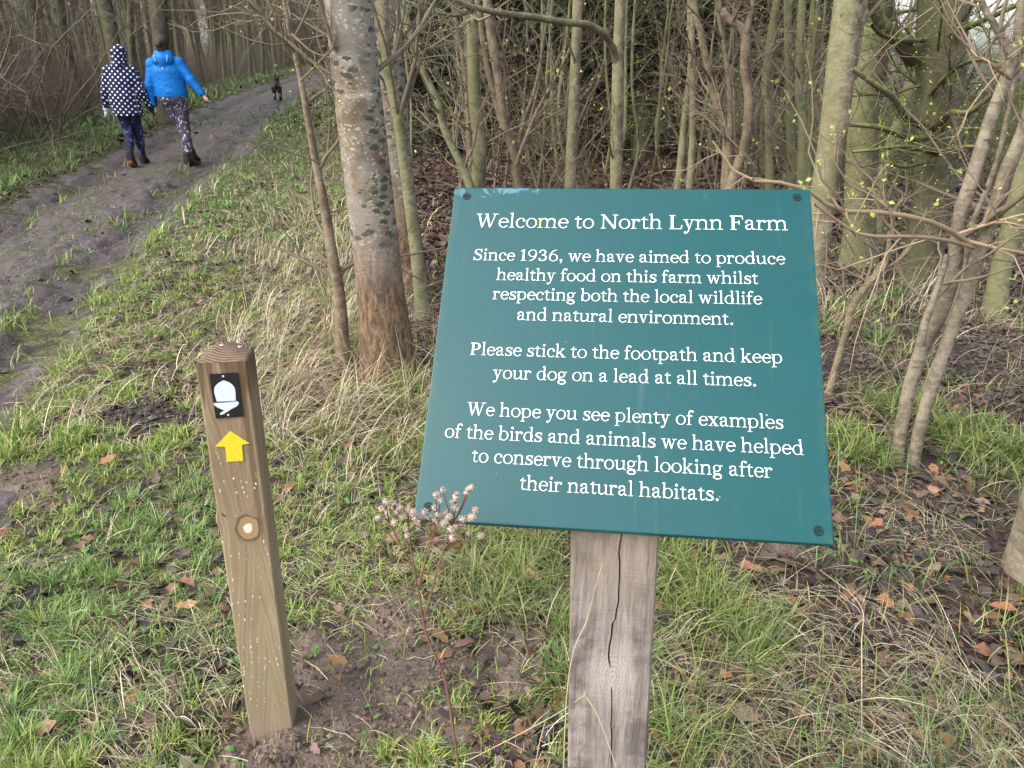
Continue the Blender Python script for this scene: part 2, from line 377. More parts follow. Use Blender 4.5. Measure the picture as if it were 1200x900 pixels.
def tree(name, label, stems, mat, twigmat='twig', group=None, nb=14, nt=6, buds=250, seed=1, cat='tree', flare=.35, extra=(), blen=(.5, 1.6), t0=.12, sides=14, budsize=.012, nfine=3, trunk_name='trunk', rtw=.005, tw_up=.03, extramat=None):
    """stems: list of (points, radii). One trunk mesh per stem, one crown of branches, twigs and buds"""
    base = Vector(stems[0][0][0]); base.z = Hs(base.x, base.y)
    root = empty(name, base, label, cat, group)
    Ps = []; Rs = []
    for k, (pts, rad) in enumerate(stems):
        n = 40
        V, F, P, R = trunk_vf(pts, rad, n, sides, flare, seed + k)
        link(trunk_name if len(stems) == 1 else 'stem', mesh_np(trunk_name, V, [F], M[mat]), root, True)
        i = np.linspace(0, n - 1, 16).astype(int); Ps.append(P[i]); Rs.append(R[i]); STEMS.append((P[0][0], P[0][1], R[0] * 1.25))
    Ps = np.array(Ps); Rs = np.array(Rs); parts = []
    lens = np.linalg.norm(Ps[:, -1] - Ps[:, 0], axis=1)
    B, BR = kids(Ps, Rs, nb, t0, .98, *blen, 52, 8, .012, seed + 50, up=.06, wander=.16)
    V, F = tubes(B, BR, 5); parts.append((V, F, 0))
    if len(extra):
        E_ = np.array([spline(e, 12) for e, _ in extra]); ER = np.array([np.linspace(r[0], r[1], 12) for _, r in extra])
        V, F = tubes(E_, ER, 7); parts.append((V, F, 2 if extramat else 0))
        X_, XR = kids(E_, ER, 9, .15, 1, .12, .55, 50, 6, .0045, seed + 51, up=.05, wander=.28)
        V, F = tubes(X_, XR, 4); parts.append((V, F, 2 if extramat else 0))
        X2, X2R = kids(X_, XR, 3, .2, 1, .06, .25, 48, 4, .0025, seed + 52, up=.04, wander=.3)
        V, F = tubes(X2, X2R, 3); parts.append((V, F, 2 if extramat else 0))
        if buds: V, F = leafbits(X2, int(len(X2) * 2), budsize, seed + 56); parts.append((V, F, 1))
    T, TR = kids(B, BR, nt, .15, 1, .15, .65, 45, 6, rtw, seed + 53, up=tw_up, wander=.25)
    V, F = tubes(T, TR, 4); parts.append((V, F, 0))
    if nfine:
        T2, T2R = kids(T, TR, nfine, .25, 1, .06, .28, 45, 4, rtw * .55, seed + 54, up=tw_up, wander=.3)
        V, F = tubes(T2, T2R, 3); parts.append((V, F, 0))
    else: T2 = T
    if buds: V, F = leafbits(T2, buds, budsize, seed + 55); parts.append((V, F, 1))
    V, Fs, ms, _ = merge(parts)
    link('crown', mesh_np('crown', V, Fs, [M[twigmat], M['bud'], M[extramat or twigmat]], ms), root, True)
    return root

# ------------------------------------------------------------------ the trees one can point to
def hero_bark():
    t = NT('bark_lichen', .85, .2); p = t.obj(); z = t.sep(t.pos())[2]
    n1 = t.noise(p, 10, 5, .65); n0 = t.noise(p, 3, 3)
    c = t.mix(t.step(n1, .35, .65), (.125, .092, .060), (.25, .20, .14))
    c = t.mix(t.math('MULTIPLY', t.step(n0, .42, .6), .65), c, (.235, .208, .180))                   # grey crust
    w = t.vor(t.mapv(t.math('ADD', 0, 0) and p, (1, 1, 1.6)), 17)
    c = t.mix(t.math('MULTIPLY', t.step(t.math('ADD', w, t.math('MULTIPLY', t.noise(p, 45, 4), .5)), .47, .40), .7), c, (.40, .38, .33))
    dv = t.n('VectorMath', operation='ADD'); t.set(dv.inputs[0], p)
    sc = t.n('VectorMath', operation='SCALE'); t.set(sc.inputs[0], t.noise(p, 30, 3, col=True)); sc.inputs['Scale'].default_value = .035
    t.t.links.new(sc.outputs[0], dv.inputs[1])
    d = t.vor(t.mapv(dv.outputs[0], (1, 1, 2.1)), 15)
    side = t.step(t.noise(t.mapv(p, (1, 1, .8)), 4.5, 2), .40, .56)
    hi = t.step(z, .55, .75)
    blot = t.math('MULTIPLY', t.math('MULTIPLY', t.step(d, .40, .33), side), hi)
    d2 = t.vor(t.mapv(dv.outputs[0], (1, 1, 1.9)), 34); b2 = t.math('MULTIPLY', t.math('MULTIPLY', t.step(d2, .30, .22), t.step(t.noise(p, 7, 3), .50, .58)), hi)
    w2 = t.vor(t.mapv(p, (1, 1, 1.5), (4, 2, 1)), 42); c = t.mix(t.math('MULTIPLY', t.math('MULTIPLY', t.step(w2, .34, .26), t.step(t.noise(p, 9, 3), .45, .55)), .7), c, (.40, .38, .33))
    n9 = t.noise(t.mapv(p, (1, 1, 2.5)), 55, 4, .75); c = t.mix(t.math('MULTIPLY', t.step(n9, .50, .68), .5), c, (.12, .09, .06))
    blot = t.math('MAXIMUM', blot, b2)
    c = t.mix(blot, c, t.mix(n1, (.035, .042, .03), (.085, .095, .07)))
    low = t.step(t.math('ADD', z, t.math('MULTIPLY', n1, .25)), .98, .48)
    fl = t.noise(t.mapv(p, (40, 40, 14)), 1, 4, .7)
    c = t.mix(low, c, t.mix(t.step(fl, .35, .68), (.075, .048, .032), (.225, .145, .086)))
    t.col(c); t.bump(t.math('ADD', n1, t.math('ADD', t.math('MULTIPLY', blot, .25), t.math('MULTIPLY', t.math('MULTIPLY', fl, low), 1.6))), .012, .8); return t.m
M['bark_lichen'] = hero_bark()
def Yb(px, py): return ground_at(px, py)[1]
def stem(pts, w, Y=None, **k): return px_stem(pts, w, Yb(*pts[-1]) if Y is None else Y, **k)

tree('lichen_tree', 'broad pale trunk with black lichen spots and a brown base, left of the sign',
     [stem([(408, 0), (420, 120), (432, 220), (445, 330), (457, 442)], [58, 56, 54, 54, 60], tip=10)], 'bark_lichen', nb=22, t0=.5, blen=(.8, 2.4), buds=500, seed=11, flare=.28, sides=24)
tree('grey_tree', 'grey spotted trunk standing close behind the lichen covered trunk',
     [stem([(449, 0), (456, 100), (466, 200), (476, 280), (481, 335)], [40, 38, 36, 36, 40], 5.1, tip=9)], 'bark_lichen', nb=16, t0=.35, buds=300, seed=12)
tree('slim_tree', 'slim khaki stem in front of the grey spotted trunk, forking near its top',
     [stem([(449, 0), (453, 77), (465, 128), (476, 204), (488, 296), (494, 352)], [11, 11, 13, 14, 15, 17], 4.55, tip=6),
      px_stem([(425, 30), (440, 60), (453, 90), (463, 125)], [4, 5, 6, 7], 4.54, tip=2, below=False)], 'bark_khaki', nb=10, t0=.3, buds=200, seed=13)
tree('bare_sapling', 'thin dark brown sapling with thorny bare twigs, left of the lichen covered trunk',
     [stem([(333, 0), (340, 40), (352, 90), (368, 180), (380, 240), (388, 290), (398, 350), (402, 425)], [5, 6, 7, 9, 11, 13, 14, 19], tip=4)], 'bark_brown', 'twig', nb=16, t0=.1, blen=(.2, .7), nt=3, buds=110, seed=14,
     extra=[([atY(345, 60, 3.6), atY(330, 45, 3.5), atY(310, 30, 3.45), atY(288, 12, 3.4)], (.006, .003)),
            ([atY(342, 40, 3.65), atY(365, 60, 3.6), atY(388, 68, 3.55)], (.006, .003)), ([atY(352, 95, 3.6), atY(372, 75, 3.55), atY(392, 50, 3.5), atY(380, 20, 3.5), atY(355, 5, 3.5)], (.005, .002))], extramat='twig')
tree('bent_sapling', 'thin leaning olive stem crossing the gap between the grey trunk and the straight pole',
     [stem([(466, 0), (477, 27), (489, 68), (511, 115), (521, 152), (538, 188), (547, 207), (556, 235)], [7, 8, 8, 8, 9, 9, 10, 11], 7.0, tip=5)], 'bark_khaki', nb=10, t0=.2, blen=(.3, .9), buds=120, seed=15)
tree('straight_pole', 'straight yellow green pole behind the top left corner of the sign',
     [stem([(548, 0), (553, 20), (556, 110), (562, 170), (560, 219)], [14, 14, 15, 16, 17], 7.2, tip=8)], 'bark_khaki', nb=14, t0=.2, buds=200, seed=16)
tree('hazel_clump', 'clump of grey brown hazel stems crossing low, right of the straight yellow green pole',
     [stem([(560, 0), (570, 70), (577, 100), (588, 140), (600, 170), (606, 215)], [8, 8, 9, 10, 11, 12], 7.9, tip=7),
      stem([(571, 0), (577, 50), (585, 100), (592, 150), (602, 180), (609, 218)], [11, 11, 10, 10, 10, 12], 7.85, tip=7),
      stem([(530, 0), (545, 85), (551, 180), (553, 215)], [5, 6, 6, 7], 8.1, tip=6),
      px_stem([(652, 90), (632, 125), (615, 165), (604, 195)], [3, 4, 5, 5], 7.7, tip=2, below=False),
      px_stem([(638, 40), (628, 100), (613, 145), (603, 185)], [3, 4, 5, 5], 7.9, tip=2.2, below=False)], 'bark_brown', nb=9, t0=.12, buds=200, blen=(.3, 1.1), seed=17)
tree('plain_pole', 'straight bare pole without low branches above the middle of the sign',
     [stem([(677, 0), (675, 60), (672, 130), (668, 219)], [12, 12, 13, 13], 7.6, tip=8)], 'bark_pale', nb=8, t0=.3, buds=120, seed=18)
tree('arching_tree', 'pale pole with a long arching branch reaching left over its neighbours',
     [stem([(727, 0), (724, 100), (722, 219)], [13, 14, 15], 7.4, tip=8)], 'bark_pale', nb=12, t0=.22, buds=220, seed=19,
     extra=[([atY(724.5, 96, 7.41), atY(722, 70, 7.38), atY(714, 48, 7.25), atY(698, 31, 7.0), atY(660, 26, 6.8), atY(625, 20, 6.7), atY(590, 16, 6.5), atY(560, 10, 6.4), atY(535, 2, 6.3), atY(505, -14, 6.2)], (.036, .018)),
            ([atY(553, 12, 6.4), atY(535, 18, 6.3), atY(510, 14, 6.2), atY(480, 3, 6.1), atY(450, -6, 6.1)], (.016, .007))], extramat='bark_khaki')
tree('mossy_tree', 'upright grey trunk with a mossy foot, deeper in the wood',
     [stem([(752, 0), (754, 80), (752, 185)], [16, 17, 19], tip=11)], 'bark_moss', nb=16, t0=.2, buds=150, seed=20)
tree('thin_pair', 'pair of very slender pale stems touching at half height behind the sign',
     [stem([(809, 0), (810, 73), (804, 122), (798, 186), (794, 219)], [8, 8, 8, 9, 9], 7.3, tip=7),
      stem([(812, 0), (811, 73), (812, 122), (811, 171), (808, 219)], [6, 7, 8, 8, 9], 7.25, tip=7)], 'bark_pale', nb=9, t0=.2, blen=(.3, 1), buds=150, seed=21)
tree('forked_hazel', 'purplish hazel with two stems meeting in a low fork above the sign',
     [stem([(813, 0), (821, 37), (832, 93), (844, 134), (852, 161), (850, 219)], [7, 8, 9, 10, 11, 12], 6.6, tip=6),
      stem([(840, 0), (848, 49), (855, 110), (855, 159), (852, 219)], [5, 5, 6, 7, 8], 6.55, tip=6)], 'bark_brown', nb=12, t0=.15, blen=(.3, 1), buds=220, seed=22)
tree('kinked_hazel', 'hazel stem with a sharp kink near its top, beside the forked purplish hazel',
     [stem([(838, -10), (846, 12), (856, 24), (873, 39), (872, 80), (877, 117), (873, 166), (860, 205), (855, 222)], [8, 9, 9, 11, 10, 10, 10, 11, 12], 6.4, tip=5.5),
      px_stem([(884, -8), (879, 18), (873, 40)], [5, 6, 8], 6.4, tip=4, below=False)], 'bark_brown', nb=9, t0=.2, blen=(.3, 1), buds=200, seed=23)
tree('mossy_pole', 'thick dark mossy trunk half hidden behind the kinked hazel stem',
     [stem([(857, 0), (862, 98), (866, 205)], [22, 23, 25], 12, tip=11)], 'bark_moss', nb=14, t0=.2, buds=100, seed=24)
for k, (lab, pts, w, Y) in enumerate([
        ('slender ringed pole to the right of the kinked hazel stem', [(910, 0), (904, 50), (900, 98), (901, 171), (902, 219)], 9, 7.4),
        ('very straight thin pole between the slender ringed pole and a forked one', [(923, 0), (925, 122), (928, 219)], 9, 7.8),
        ('thin pole with a fork at half height behind the sign edge', [(940, 0), (936, 105), (940, 147), (939, 219)], 9, 6.9),
        ('thin greenish pole just left of the thick leaning trunk', [(956, 0), (957, 85), (951, 147), (949, 219)], 10, 7.1)]):
    st = [stem(pts, [w] * (len(pts) - 1) + [w * 1.2], Y, tip=7)]
    if k == 2: st.append(px_stem([(957, 20), (951, 70), (946, 110), (940, 150)], [5, 6, 6, 7], Y + .05, tip=4, below=False))
    tree('coppice_pole', lab, st, 'bark_khaki', nb=9, t0=.15, blen=(.3, 1.1), buds=160, seed=25 + k, group='thin poles behind the sign')
tree('leaning_tree', 'thick smooth pale trunk leaning right, behind the right corner of the sign',
     [stem([(995, 0), (985, 83), (977, 150), (967, 217), (957, 283), (951, 322)], [34, 33, 31, 30, 28, 30], 5.0, tip=9),
      px_stem([(1012, 0), (1003, 60), (994, 100), (986, 130)], [10, 9, 10, 14], 5.0, tip=3.5, below=False)], 'bark_pale', nb=6, t0=.4, buds=120, seed=31)
MB = [([atY(1020, -8, 5.2), atY(1030, 22, 5.2), atY(1044, 37, 5.2), atY(1060, 55, 5.2), atY(1070, 70, 5.3)], (.035, .05)),
      ([atY(1095, 46, 5.3), atY(1062, 48, 5.1), atY(1036, 42, 5.0), atY(1022, 30, 4.9)], (.018, .012)),
      ([atY(1095, 48, 5.3), atY(1122, 37, 5.1), atY(1156, 22, 4.9), atY(1196, 4, 4.7), atY(1230, -10, 4.6)], (.024, .010)),
      ([atY(1000, 81, 4.7), atY(1024, 98, 4.7), atY(1045, 113, 4.75), atY(1062, 138, 4.9), atY(1085, 148, 5.2)], (.014, .026)),
      ([atY(1090, 152, 5.2), atY(1104, 142, 5.0), atY(1115, 132, 4.8), atY(1137, 131, 4.7), atY(1168, 106, 4.6)], (.026, .012)),
      ([atY(995, 146, 4.6), atY(1030, 149, 4.6), atY(1055, 158, 4.7), atY(1076, 163, 4.9), atY(1092, 158, 5.2)], (.012, .024)),
      ([atY(998, 178, 4.5), atY(1030, 175, 4.5), atY(1060, 172, 4.7), atY(1095, 178, 5.2)], (.008, .018)),
      ([atY(1150, 172, 4.4), atY(1130, 172, 4.5), atY(1110, 176, 4.7), atY(1098, 180, 5.2)], (.007, .018)),
      ([atY(1090, 110, 5.2), atY(1120, 80, 4.9), atY(1150, 70, 4.7), atY(1185, 75, 4.5)], (.016, .006)),
      ([atY(1085, 190, 5.2), atY(1060, 196, 4.8), atY(1035, 190, 4.6), atY(1010, 196, 4.5)], (.012, .005))]
tree('mossy_oak', 'dark mossy trunk with many crooked green mossy branches, right of the sign',
     [stem([(1106, 0), (1103, 98), (1098, 171), (1091, 240), (1082, 298), (1079, 332)], [56, 54, 48, 42, 38, 44], 5.3, tip=9)], 'bark_moss', 'twig_moss', nb=26, t0=.15, blen=(.5, 1.6), nt=8, buds=500, seed=33, extra=MB, extramat='twig_moss')
tree('khaki_tree', 'upright olive barked trunk between the thick leaning trunk and the mossy one',
     [stem([(1031, 0), (1028, 30), (1020, 83), (1013, 140), (1009, 200), (1006, 297), (1005, 312)], [34, 36, 36, 36, 34, 34, 40], 5.75, tip=9)], 'bark_khaki', nb=10, t0=.35, buds=150, seed=32)
tree('crooked_tree', 'slim olive trunk leaning behind the mossy branches right of the sign',
     [stem([(1092, 0), (1081, 61), (1066, 103), (1051, 151), (1041, 180), (1032, 220), (1028, 285)], [16, 16, 15, 14, 13, 13, 15], 6.6, tip=7)], 'bark_khaki', nb=8, t0=.3, buds=100, seed=34)
tree('hazel_bush', 'pale multi stemmed hazel rising from the grass at the right, nearest the sign',
     [stem([(1197, 8), (1193, 50), (1177, 97), (1160, 143), (1140, 207), (1126, 249), (1121, 286), (1117, 320), (1102, 366), (1082, 405), (1062, 470), (1052, 538)], [11, 12, 13, 15, 16, 16, 16, 17, 18, 17, 15, 16], tip=4.5),
      stem([(1219, 70), (1200, 150), (1180, 200), (1165, 249), (1146, 298), (1136, 334), (1119, 376), (1102, 425), (1083, 483), (1071, 540)], [13, 15, 17, 18, 17, 16, 15, 15, 15, 15], 2.72, tip=4.5),
      px_stem([(1110, 298), (1103, 325), (1094, 350), (1084, 378), (1078, 405)], [6, 7, 8, 9, 10], 2.66, tip=.2, below=False),
      px_stem([(1176, 50), (1163, 25), (1150, 0)][::-1] + [(1186, 66)], [7, 7, 8, 9], 2.72, tip=2.8, below=False),
      px_stem([(1190, 90), (1168, 190), (1140, 262), (1128, 320), (1112, 380)], [5, 6, 6, 7, 8], 2.9, tip=2.6, below=False)], 'bark_hazel', 'twig', nb=4, t0=.35, blen=(.2, .6), nt=3, buds=60, budsize=.016, seed=35, flare=.2,
     extra=[([atY(1136, 286, 2.7), atY(1106, 266, 2.6), atY(1067, 254, 2.5), atY(1023, 248, 2.45), atY(979, 246, 2.4), atY(950, 224, 2.35), atY(905, 212, 2.3), atY(868, 208, 2.3), atY(835, 165, 2.3)], (.010, .0035)),
            ([atY(1141, 290, 2.7), atY(1106, 281, 2.6), atY(1067, 277, 2.5), atY(1014, 276, 2.42), atY(982, 259, 2.4), atY(955, 240, 2.35)], (.008, .004)),
            ([atY(1130, 281, 2.7), atY(1165, 290, 2.65), atY(1200, 296, 2.6), atY(1235, 300, 2.6)], (.007, .003)),
            ([atY(1120, 275, 2.7), atY(1160, 262, 2.65), atY(1205, 250, 2.6), atY(1240, 246, 2.6)], (.007, .003)),
            ([atY(1184, 92, 2.7), atY(1165, 78, 2.6), atY(1140, 60, 2.55), atY(1118, 38, 2.5), atY(1092, 2, 2.45)], (.007, .003))], extramat='twig_tan')
tree('thin_bush', 'thin brown shrub with arching bare twigs beside the right edge of the sign',
     [stem([(1043, 270), (1040, 298), (1033, 315), (1014, 337), (999, 359), (992, 386), (983, 418), (968, 466)], [5, 6, 8, 9, 9, 8, 8, 9], tip=0)], 'bark_brown', 'twig', nb=6, t0=.3, blen=(.15, .5), nt=2, buds=20, seed=36, cat='shrub',
     extra=[([atY(1018, 334, 3.55), atY(1005, 325, 3.5), atY(985, 322, 3.45), atY(960, 330, 3.4)], (.006, .003)), ([atY(1043, 280, 3.57), atY(1050, 245, 3.5), atY(1058, 228, 3.5), atY(1040, 215, 3.5), atY(1035, 195, 3.5)], (.006, .003))])
tree('stout_tree', 'short olive trunk with a mossy foot near the right edge, behind the pale hazel',
     [stem([(1215, 130), (1190, 249), (1182, 286), (1172, 322), (1165, 372)], [26, 24, 23, 23, 27], tip=8)], 'bark_khaki', nb=9, t0=.3, buds=100, seed=37)
tree('edge_tree', 'pale trunk cut off by the right edge of the photo, nearest of all',
     [px_stem([(1345, 60), (1300, 300), (1262, 450), (1234, 580), (1222, 668)], [62, 60, 60, 60, 72], Yb(1222, 668), tip=7)], 'bark_hazel', nb=3, t0=.88, buds=0, seed=38, flare=.25)
# ------------------------------------------------------------------ the wood behind: prototypes and copies
def far_tree(seed, h, lean, low=False):
    g = rng(seed); n = 6
    pts = np.cumsum(np.vstack([[0, 0, 0], np.stack([g.normal(lean, .12, n), g.normal(0, .12, n), np.full(n, h / n)], 1)]), 0)
    P = spline(pts, 16); r = g.uniform(.075, .12); R = np.linspace(r, r * .35, 16)
    V, F = trunk_vf(pts, [r, r * .9, r * .75, r * .35], 16, 8, .35, seed)[:2]
    tm = mesh_np('trunk', V, [F], M['bark_far'])
    B, BR = kids(P[None], R[None], 34, .08 if low else .22, 1, .6, 2.6, 48, 8, .022, seed + 1, up=.1, wander=.2)
    T, TR = kids(B, BR, 7, .15, 1, .3, 1.1, 42, 6, .009, seed + 2, up=.06, wander=.25)
    U, UR = kids(T, TR, 4, .2, 1, .15, .5, 42, 4, .005, seed + 3, up=.05, wander=.25)
    parts = []
    for (A, AR, s) in ((B, BR, 5), (T, TR, 3), (U, UR, 3)): V, F = tubes(A, AR, s); parts.append((V, F, 0))
    V, F = leafbits(U, 200, .03, seed + 4); parts.append((V, F, 1))
    V, Fs, ms, _ = merge(parts)
    return tm, mesh_np('crown', V, Fs, [M['twig_grey'], M['bud']], ms)
def thicket(seed, h, spread, mat='twig_grey', leaf=None, dens=1.):
    g = rng(seed); n = int(26 * dens)
    a = g.uniform(0, 2 * math.pi, n); rr = spread * np.sqrt(g.uniform(0, 1, n)) * .5
    b = np.stack([np.cos(a) * rr, np.sin(a) * rr, np.zeros(n)], 1); K = 10
    d = np.stack([np.cos(a) * .35, np.sin(a) * .35, np.ones(n)], 1) + g.normal(size=(n, 3)) * .25; P = np.empty((n, K, 3)); P[:, 0] = b
    L = h / (K - 1) * g.uniform(.55, 1.05, n)[:, None]
    for k in range(1, K):
        d = d + g.normal(size=(n, 3)) * .10; d[:, 2] = np.abs(d[:, 2]); d /= np.linalg.norm(d, axis=1, keepdims=True); P[:, k] = P[:, k - 1] + d * L
    R = g.uniform(.009, .022, n)[:, None] * np.linspace(1, .3, K)[None]
    B, BR = kids(P, R, 9, .03, 1, .4, 1.4, 62, 7, .0125, seed + 1, up=-.01, wander=.36)
    T, TR = kids(B, BR, 5, .1, 1, .25, .8, 58, 5, .0072, seed + 2, up=0, wander=.36)
    U, UR = kids(T, TR, 2, .1, 1, .12, .45, 55, 4, .0042, seed + 3, up=0, wander=.36)
    parts = []
    for (A, AR, s) in ((B, BR, 4), (T, TR, 3), (U, UR, 3)): V, F = tubes(A, AR, s); parts.append((V, F, 0))
    if leaf: V, F = leafbits(U, int(leaf), .045, seed + 4, .1); parts.append((V, F, 1))
    V, Fs, ms, _ = merge(parts)
    V0, F0 = tubes(P, R, 5)
    return mesh_np('stems', V0, [F0], M[mat]), mesh_np('twigs', V, Fs, [M[mat], M['bud']], ms)
def conifer(seed, h):
    g = rng(seed); K = 14
    P = np.stack([np.cumsum(g.normal(0, .03, K)), np.cumsum(g.normal(0, .03, K)), np.linspace(0, h, K)], 1); R = np.linspace(.085, .02, K)
    V, F = tubes(P[None], R[None], 7); tm = mesh_np('trunk', V, [F], M['bark_dark'])
    D, DR = kids(P[None], R[None], 120, .03, .4, .6, 1.7, 82, 6, .007, seed + 1, up=-.03, wander=.2)
    E_, ER = kids(D, DR, 6, .1, 1, .15, .6, 50, 4, .004, seed + 2, up=-.02, wander=.3)
    B, BR = kids(P[None], R[None], 190, .12, .99, .7, 1.9, 80, 7, .012, seed + 3, up=-.05, wander=.1)
    parts = []
    for (A, AR, s) in ((D, DR, 4), (E_, ER, 3), (B, BR, 4)): V, F = tubes(A, AR, s); parts.append((V, F, 0))
    V, F = leafbits(B, 36000, .11, seed + 4, .1, .11); parts.append((V, F, 1))
    V, F = leafbits(E_, 3500, .07, seed + 5, .1, .05); parts.append((V, F, 1))
    V, Fs, ms, _ = merge(parts)
    return tm, mesh_np('crown', V, Fs, [M['twig_olive'], M['needles']], ms)
def place(name, protos, names, k, x, y, rz, sc, label, cat, group):
    o = empty(name, (x, y, Hs(x, y) - .03), label, cat, group, rz); o.scale = (sc, sc, sc)
    for nm, me in zip(names, protos[k % len(protos)]): link(nm, me, o)
    return o
FT = [far_tree(200 + 7 * k, h, l, k % 2) for k, (h, l) in enumerate([(9, .05), (11, .12), (8, -.12), (10, 0), (12, .18), (9.5, -.05)])]
TH = [thicket(300 + 7 * k, h, s) for k, (h, s) in enumerate([(3.6, 2.2), (4.4, 2.6), (3.0, 2.4)])]
TX_ = [thicket(320 + 7 * k, h, s, 'twig_shaded') for k, (h, s) in enumerate([(4.4, 2.6), (3.6, 2.4)])]
TG = [thicket(340 + 7 * k, h, s, 'twig_moss', 700, .7) for k, (h, s) in enumerate([(4.2, 2.2), (3.4, 2.4)])]
TD = [thicket(370 + 7 * k, h, s, 'twig', 150, .3) for k, (h, s) in enumerate([(2.6, 1.6), (2.0, 1.4), (3.2, 1.6)])]
def whip(seed):
    g = rng(seed); n = 8; pts = np.cumsum(np.vstack([[0, 0, 0], np.stack([g.normal(.02, .10, n), g.normal(0, .10, n), np.full(n, .62)], 1)]), 0); P = spline(pts, 24); R = np.linspace(.021, .008, 24)
    V, F = tubes(P[None], R[None], 7); B, BR = kids(P[None], R[None], 22, .08, 1, .25, .9, 58, 7, .006, seed + 1, up=.04, wander=.22); T, TR = kids(B, BR, 6, .1, 1, .08, .35, 50, 5, .0035, seed + 2, up=.03, wander=.28)
    parts = [(*tubes(B, BR, 4), 0), (*tubes(T, TR, 3), 0), (*leafbits(T, 130, .02, seed + 3), 1)]; Vc, Fs, ms, _ = merge(parts); return mesh_np('stem', V, [F], M['bark_khaki']), mesh_np('twigs', Vc, Fs, [M['twig_moss'], M['bud']], ms)
WH = [whip(600 + 5 * k) for k in range(4)]
CF = [conifer(400 + 9 * k, h) for k, h in enumerate([9, 11, 8])]
g = rng(5)
def track_l(y): return track_r(y) - TW
# brown thicket left of the track: a front row one can count, the rest behind it
k = 0
for y in np.arange(7.4, 24, 1.0):
    for row in range(4):
        x = track_l(y) - 2.35 - row * 1.9 - g.uniform(0, .9) - max(0, y - 17) * .05
        place('thorn_bush', TX_ if row >= 1 else TH, ('stems', 'twigs'), k, x, y + g.uniform(-.5, .5), g.uniform(0, 6.3), g.uniform(.85, 1.15) * (.85 if row == 0 else 1.1) * (1 if y < 15 else .62),
              'leafless brown thorn bush in the dense thicket left of the track', 'bush', 'leafless bushes left of the track'); k += 1
for y in np.arange(24.5, 50, 2.4):
    for row in range(3):
        x = track_l(y) - 2.2 - row * 2.4 - g.uniform(0, 1.2)
        place('thorn_bush', TH, ('stems', 'twigs'), k, x, y, g.uniform(0, 6.3), g.uniform(.42, .6), 'leafless brown thorn bush in the dense thicket left of the track', 'bush', 'leafless bushes left of the track'); k += 1
# trunks left of the track
for (px, Y, lab, sc) in ((133, 16.5, 'pale forked trunk rising behind the person in the spotted coat', 1.25), (182, 17.5, 'thick pale trunk with ivy, between the heads of the two walkers', 1.7)):
    p = atY(px, 130, Y); place('thicket_tree', FT, ('trunk', 'crown'), 2 if px < 150 else 4, p[0] + .2, Y, 1.2, sc, lab, 'tree', 'trees left of the track')
n = 0
for y in np.arange(13, 62, 1.15):
    for row in range(3):
        x = track_l(y) - 1.7 - row * 2.2 - g.uniform(0, 2.3) - (1.2 if y < 17 else 0)
        place('thicket_tree', FT, ('trunk', 'crown'), int(g.integers(0, 6)), x, y + g.uniform(-.7, .7), g.uniform(0, 6.3), g.uniform(.7, 1.2), 'slim mossy trunk among many in the wood left of the track', 'tree', 'trees left of the track')
# across the far end of the track
for i in range(26):
    x = g.uniform(-22, -4); y = g.uniform(44, 66) if x > -12 else g.uniform(50, 70)
    if abs(x - track_r(y) + 1) < 1.5 and y < 55: continue
    place('far_tree', FT, ('trunk', 'crown'), i, x, y, g.uniform(0, 6.3), g.uniform(.9, 1.4), 'bare tree closing the view at the far end of the track', 'tree', 'trees at the far end of the track')
for i in range(16): place('far_bush', TH, ('stems', 'twigs'), i, -16 + i * .9, 56 + g.uniform(-3, 3), g.uniform(0, 6.3), 1.1, 'brown bush closing the view at the far end of the track', 'bush', 'bushes at the far end of the track')
# the dark conifers behind the sign
for i, y in enumerate(np.repeat(np.arange(12.6, 24, 1.2), 11)):
    j = i % 11; x = -3.4 + j * .92 + g.uniform(-.35, .35) - (y - 13) * .16
    if x < wood_edge(y) + 1.0 or x > 3.9: continue
    place('conifer', CF, ('trunk', 'crown'), int(g.integers(0, 3)), x, y + g.uniform(-.5, .5), g.uniform(0, 6.3), g.uniform(.8, 1.05), 'thin dark conifer with dead lower twigs in the plantation behind the sign', 'conifer', 'dark conifers behind the sign')
# thin growth right of the track and behind the sign
for i in range(9):
    y = g.uniform(8, 12); x = g.uniform(wood_edge(y) + .4, 4.2)
    place('coppice_bush', TD, ('stems', 'twigs'), i, x, y, g.uniform(0, 6.3), g.uniform(.7, 1.15), 'thin bare bush of fine twigs under the trees behind the sign', 'bush', 'thin bushes behind the sign')
for i in range(30):
    y = g.uniform(12, 44); x = wood_edge(y) + .3 + g.uniform(0, 3.5)
    place('verge_tree', FT, ('trunk', 'crown'), int(g.integers(0, 6)), x, y, g.uniform(0, 6.3), g.uniform(.6, 1.0), 'slim bare trunk in the wood along the right side of the track', 'tree', 'trees right of the track')
    if i % 2: place('verge_bush', TD, ('stems', 'twigs'), i, x - .2, y + .5, g.uniform(0, 6.3), 1, 'thin bare bush along the right side of the track', 'bush', 'bushes right of the track')
for i in range(30):
    y = g.uniform(8.6, 12.2); x = g.uniform(-1.3, 4.6)
    place('sapling_whip', WH, ('stem', 'twigs'), i, x, y, g.uniform(0, 6.3), g.uniform(.8, 1.2), 'very thin upright olive stem among the trees behind the sign', 'sapling', 'thin upright stems behind the sign')
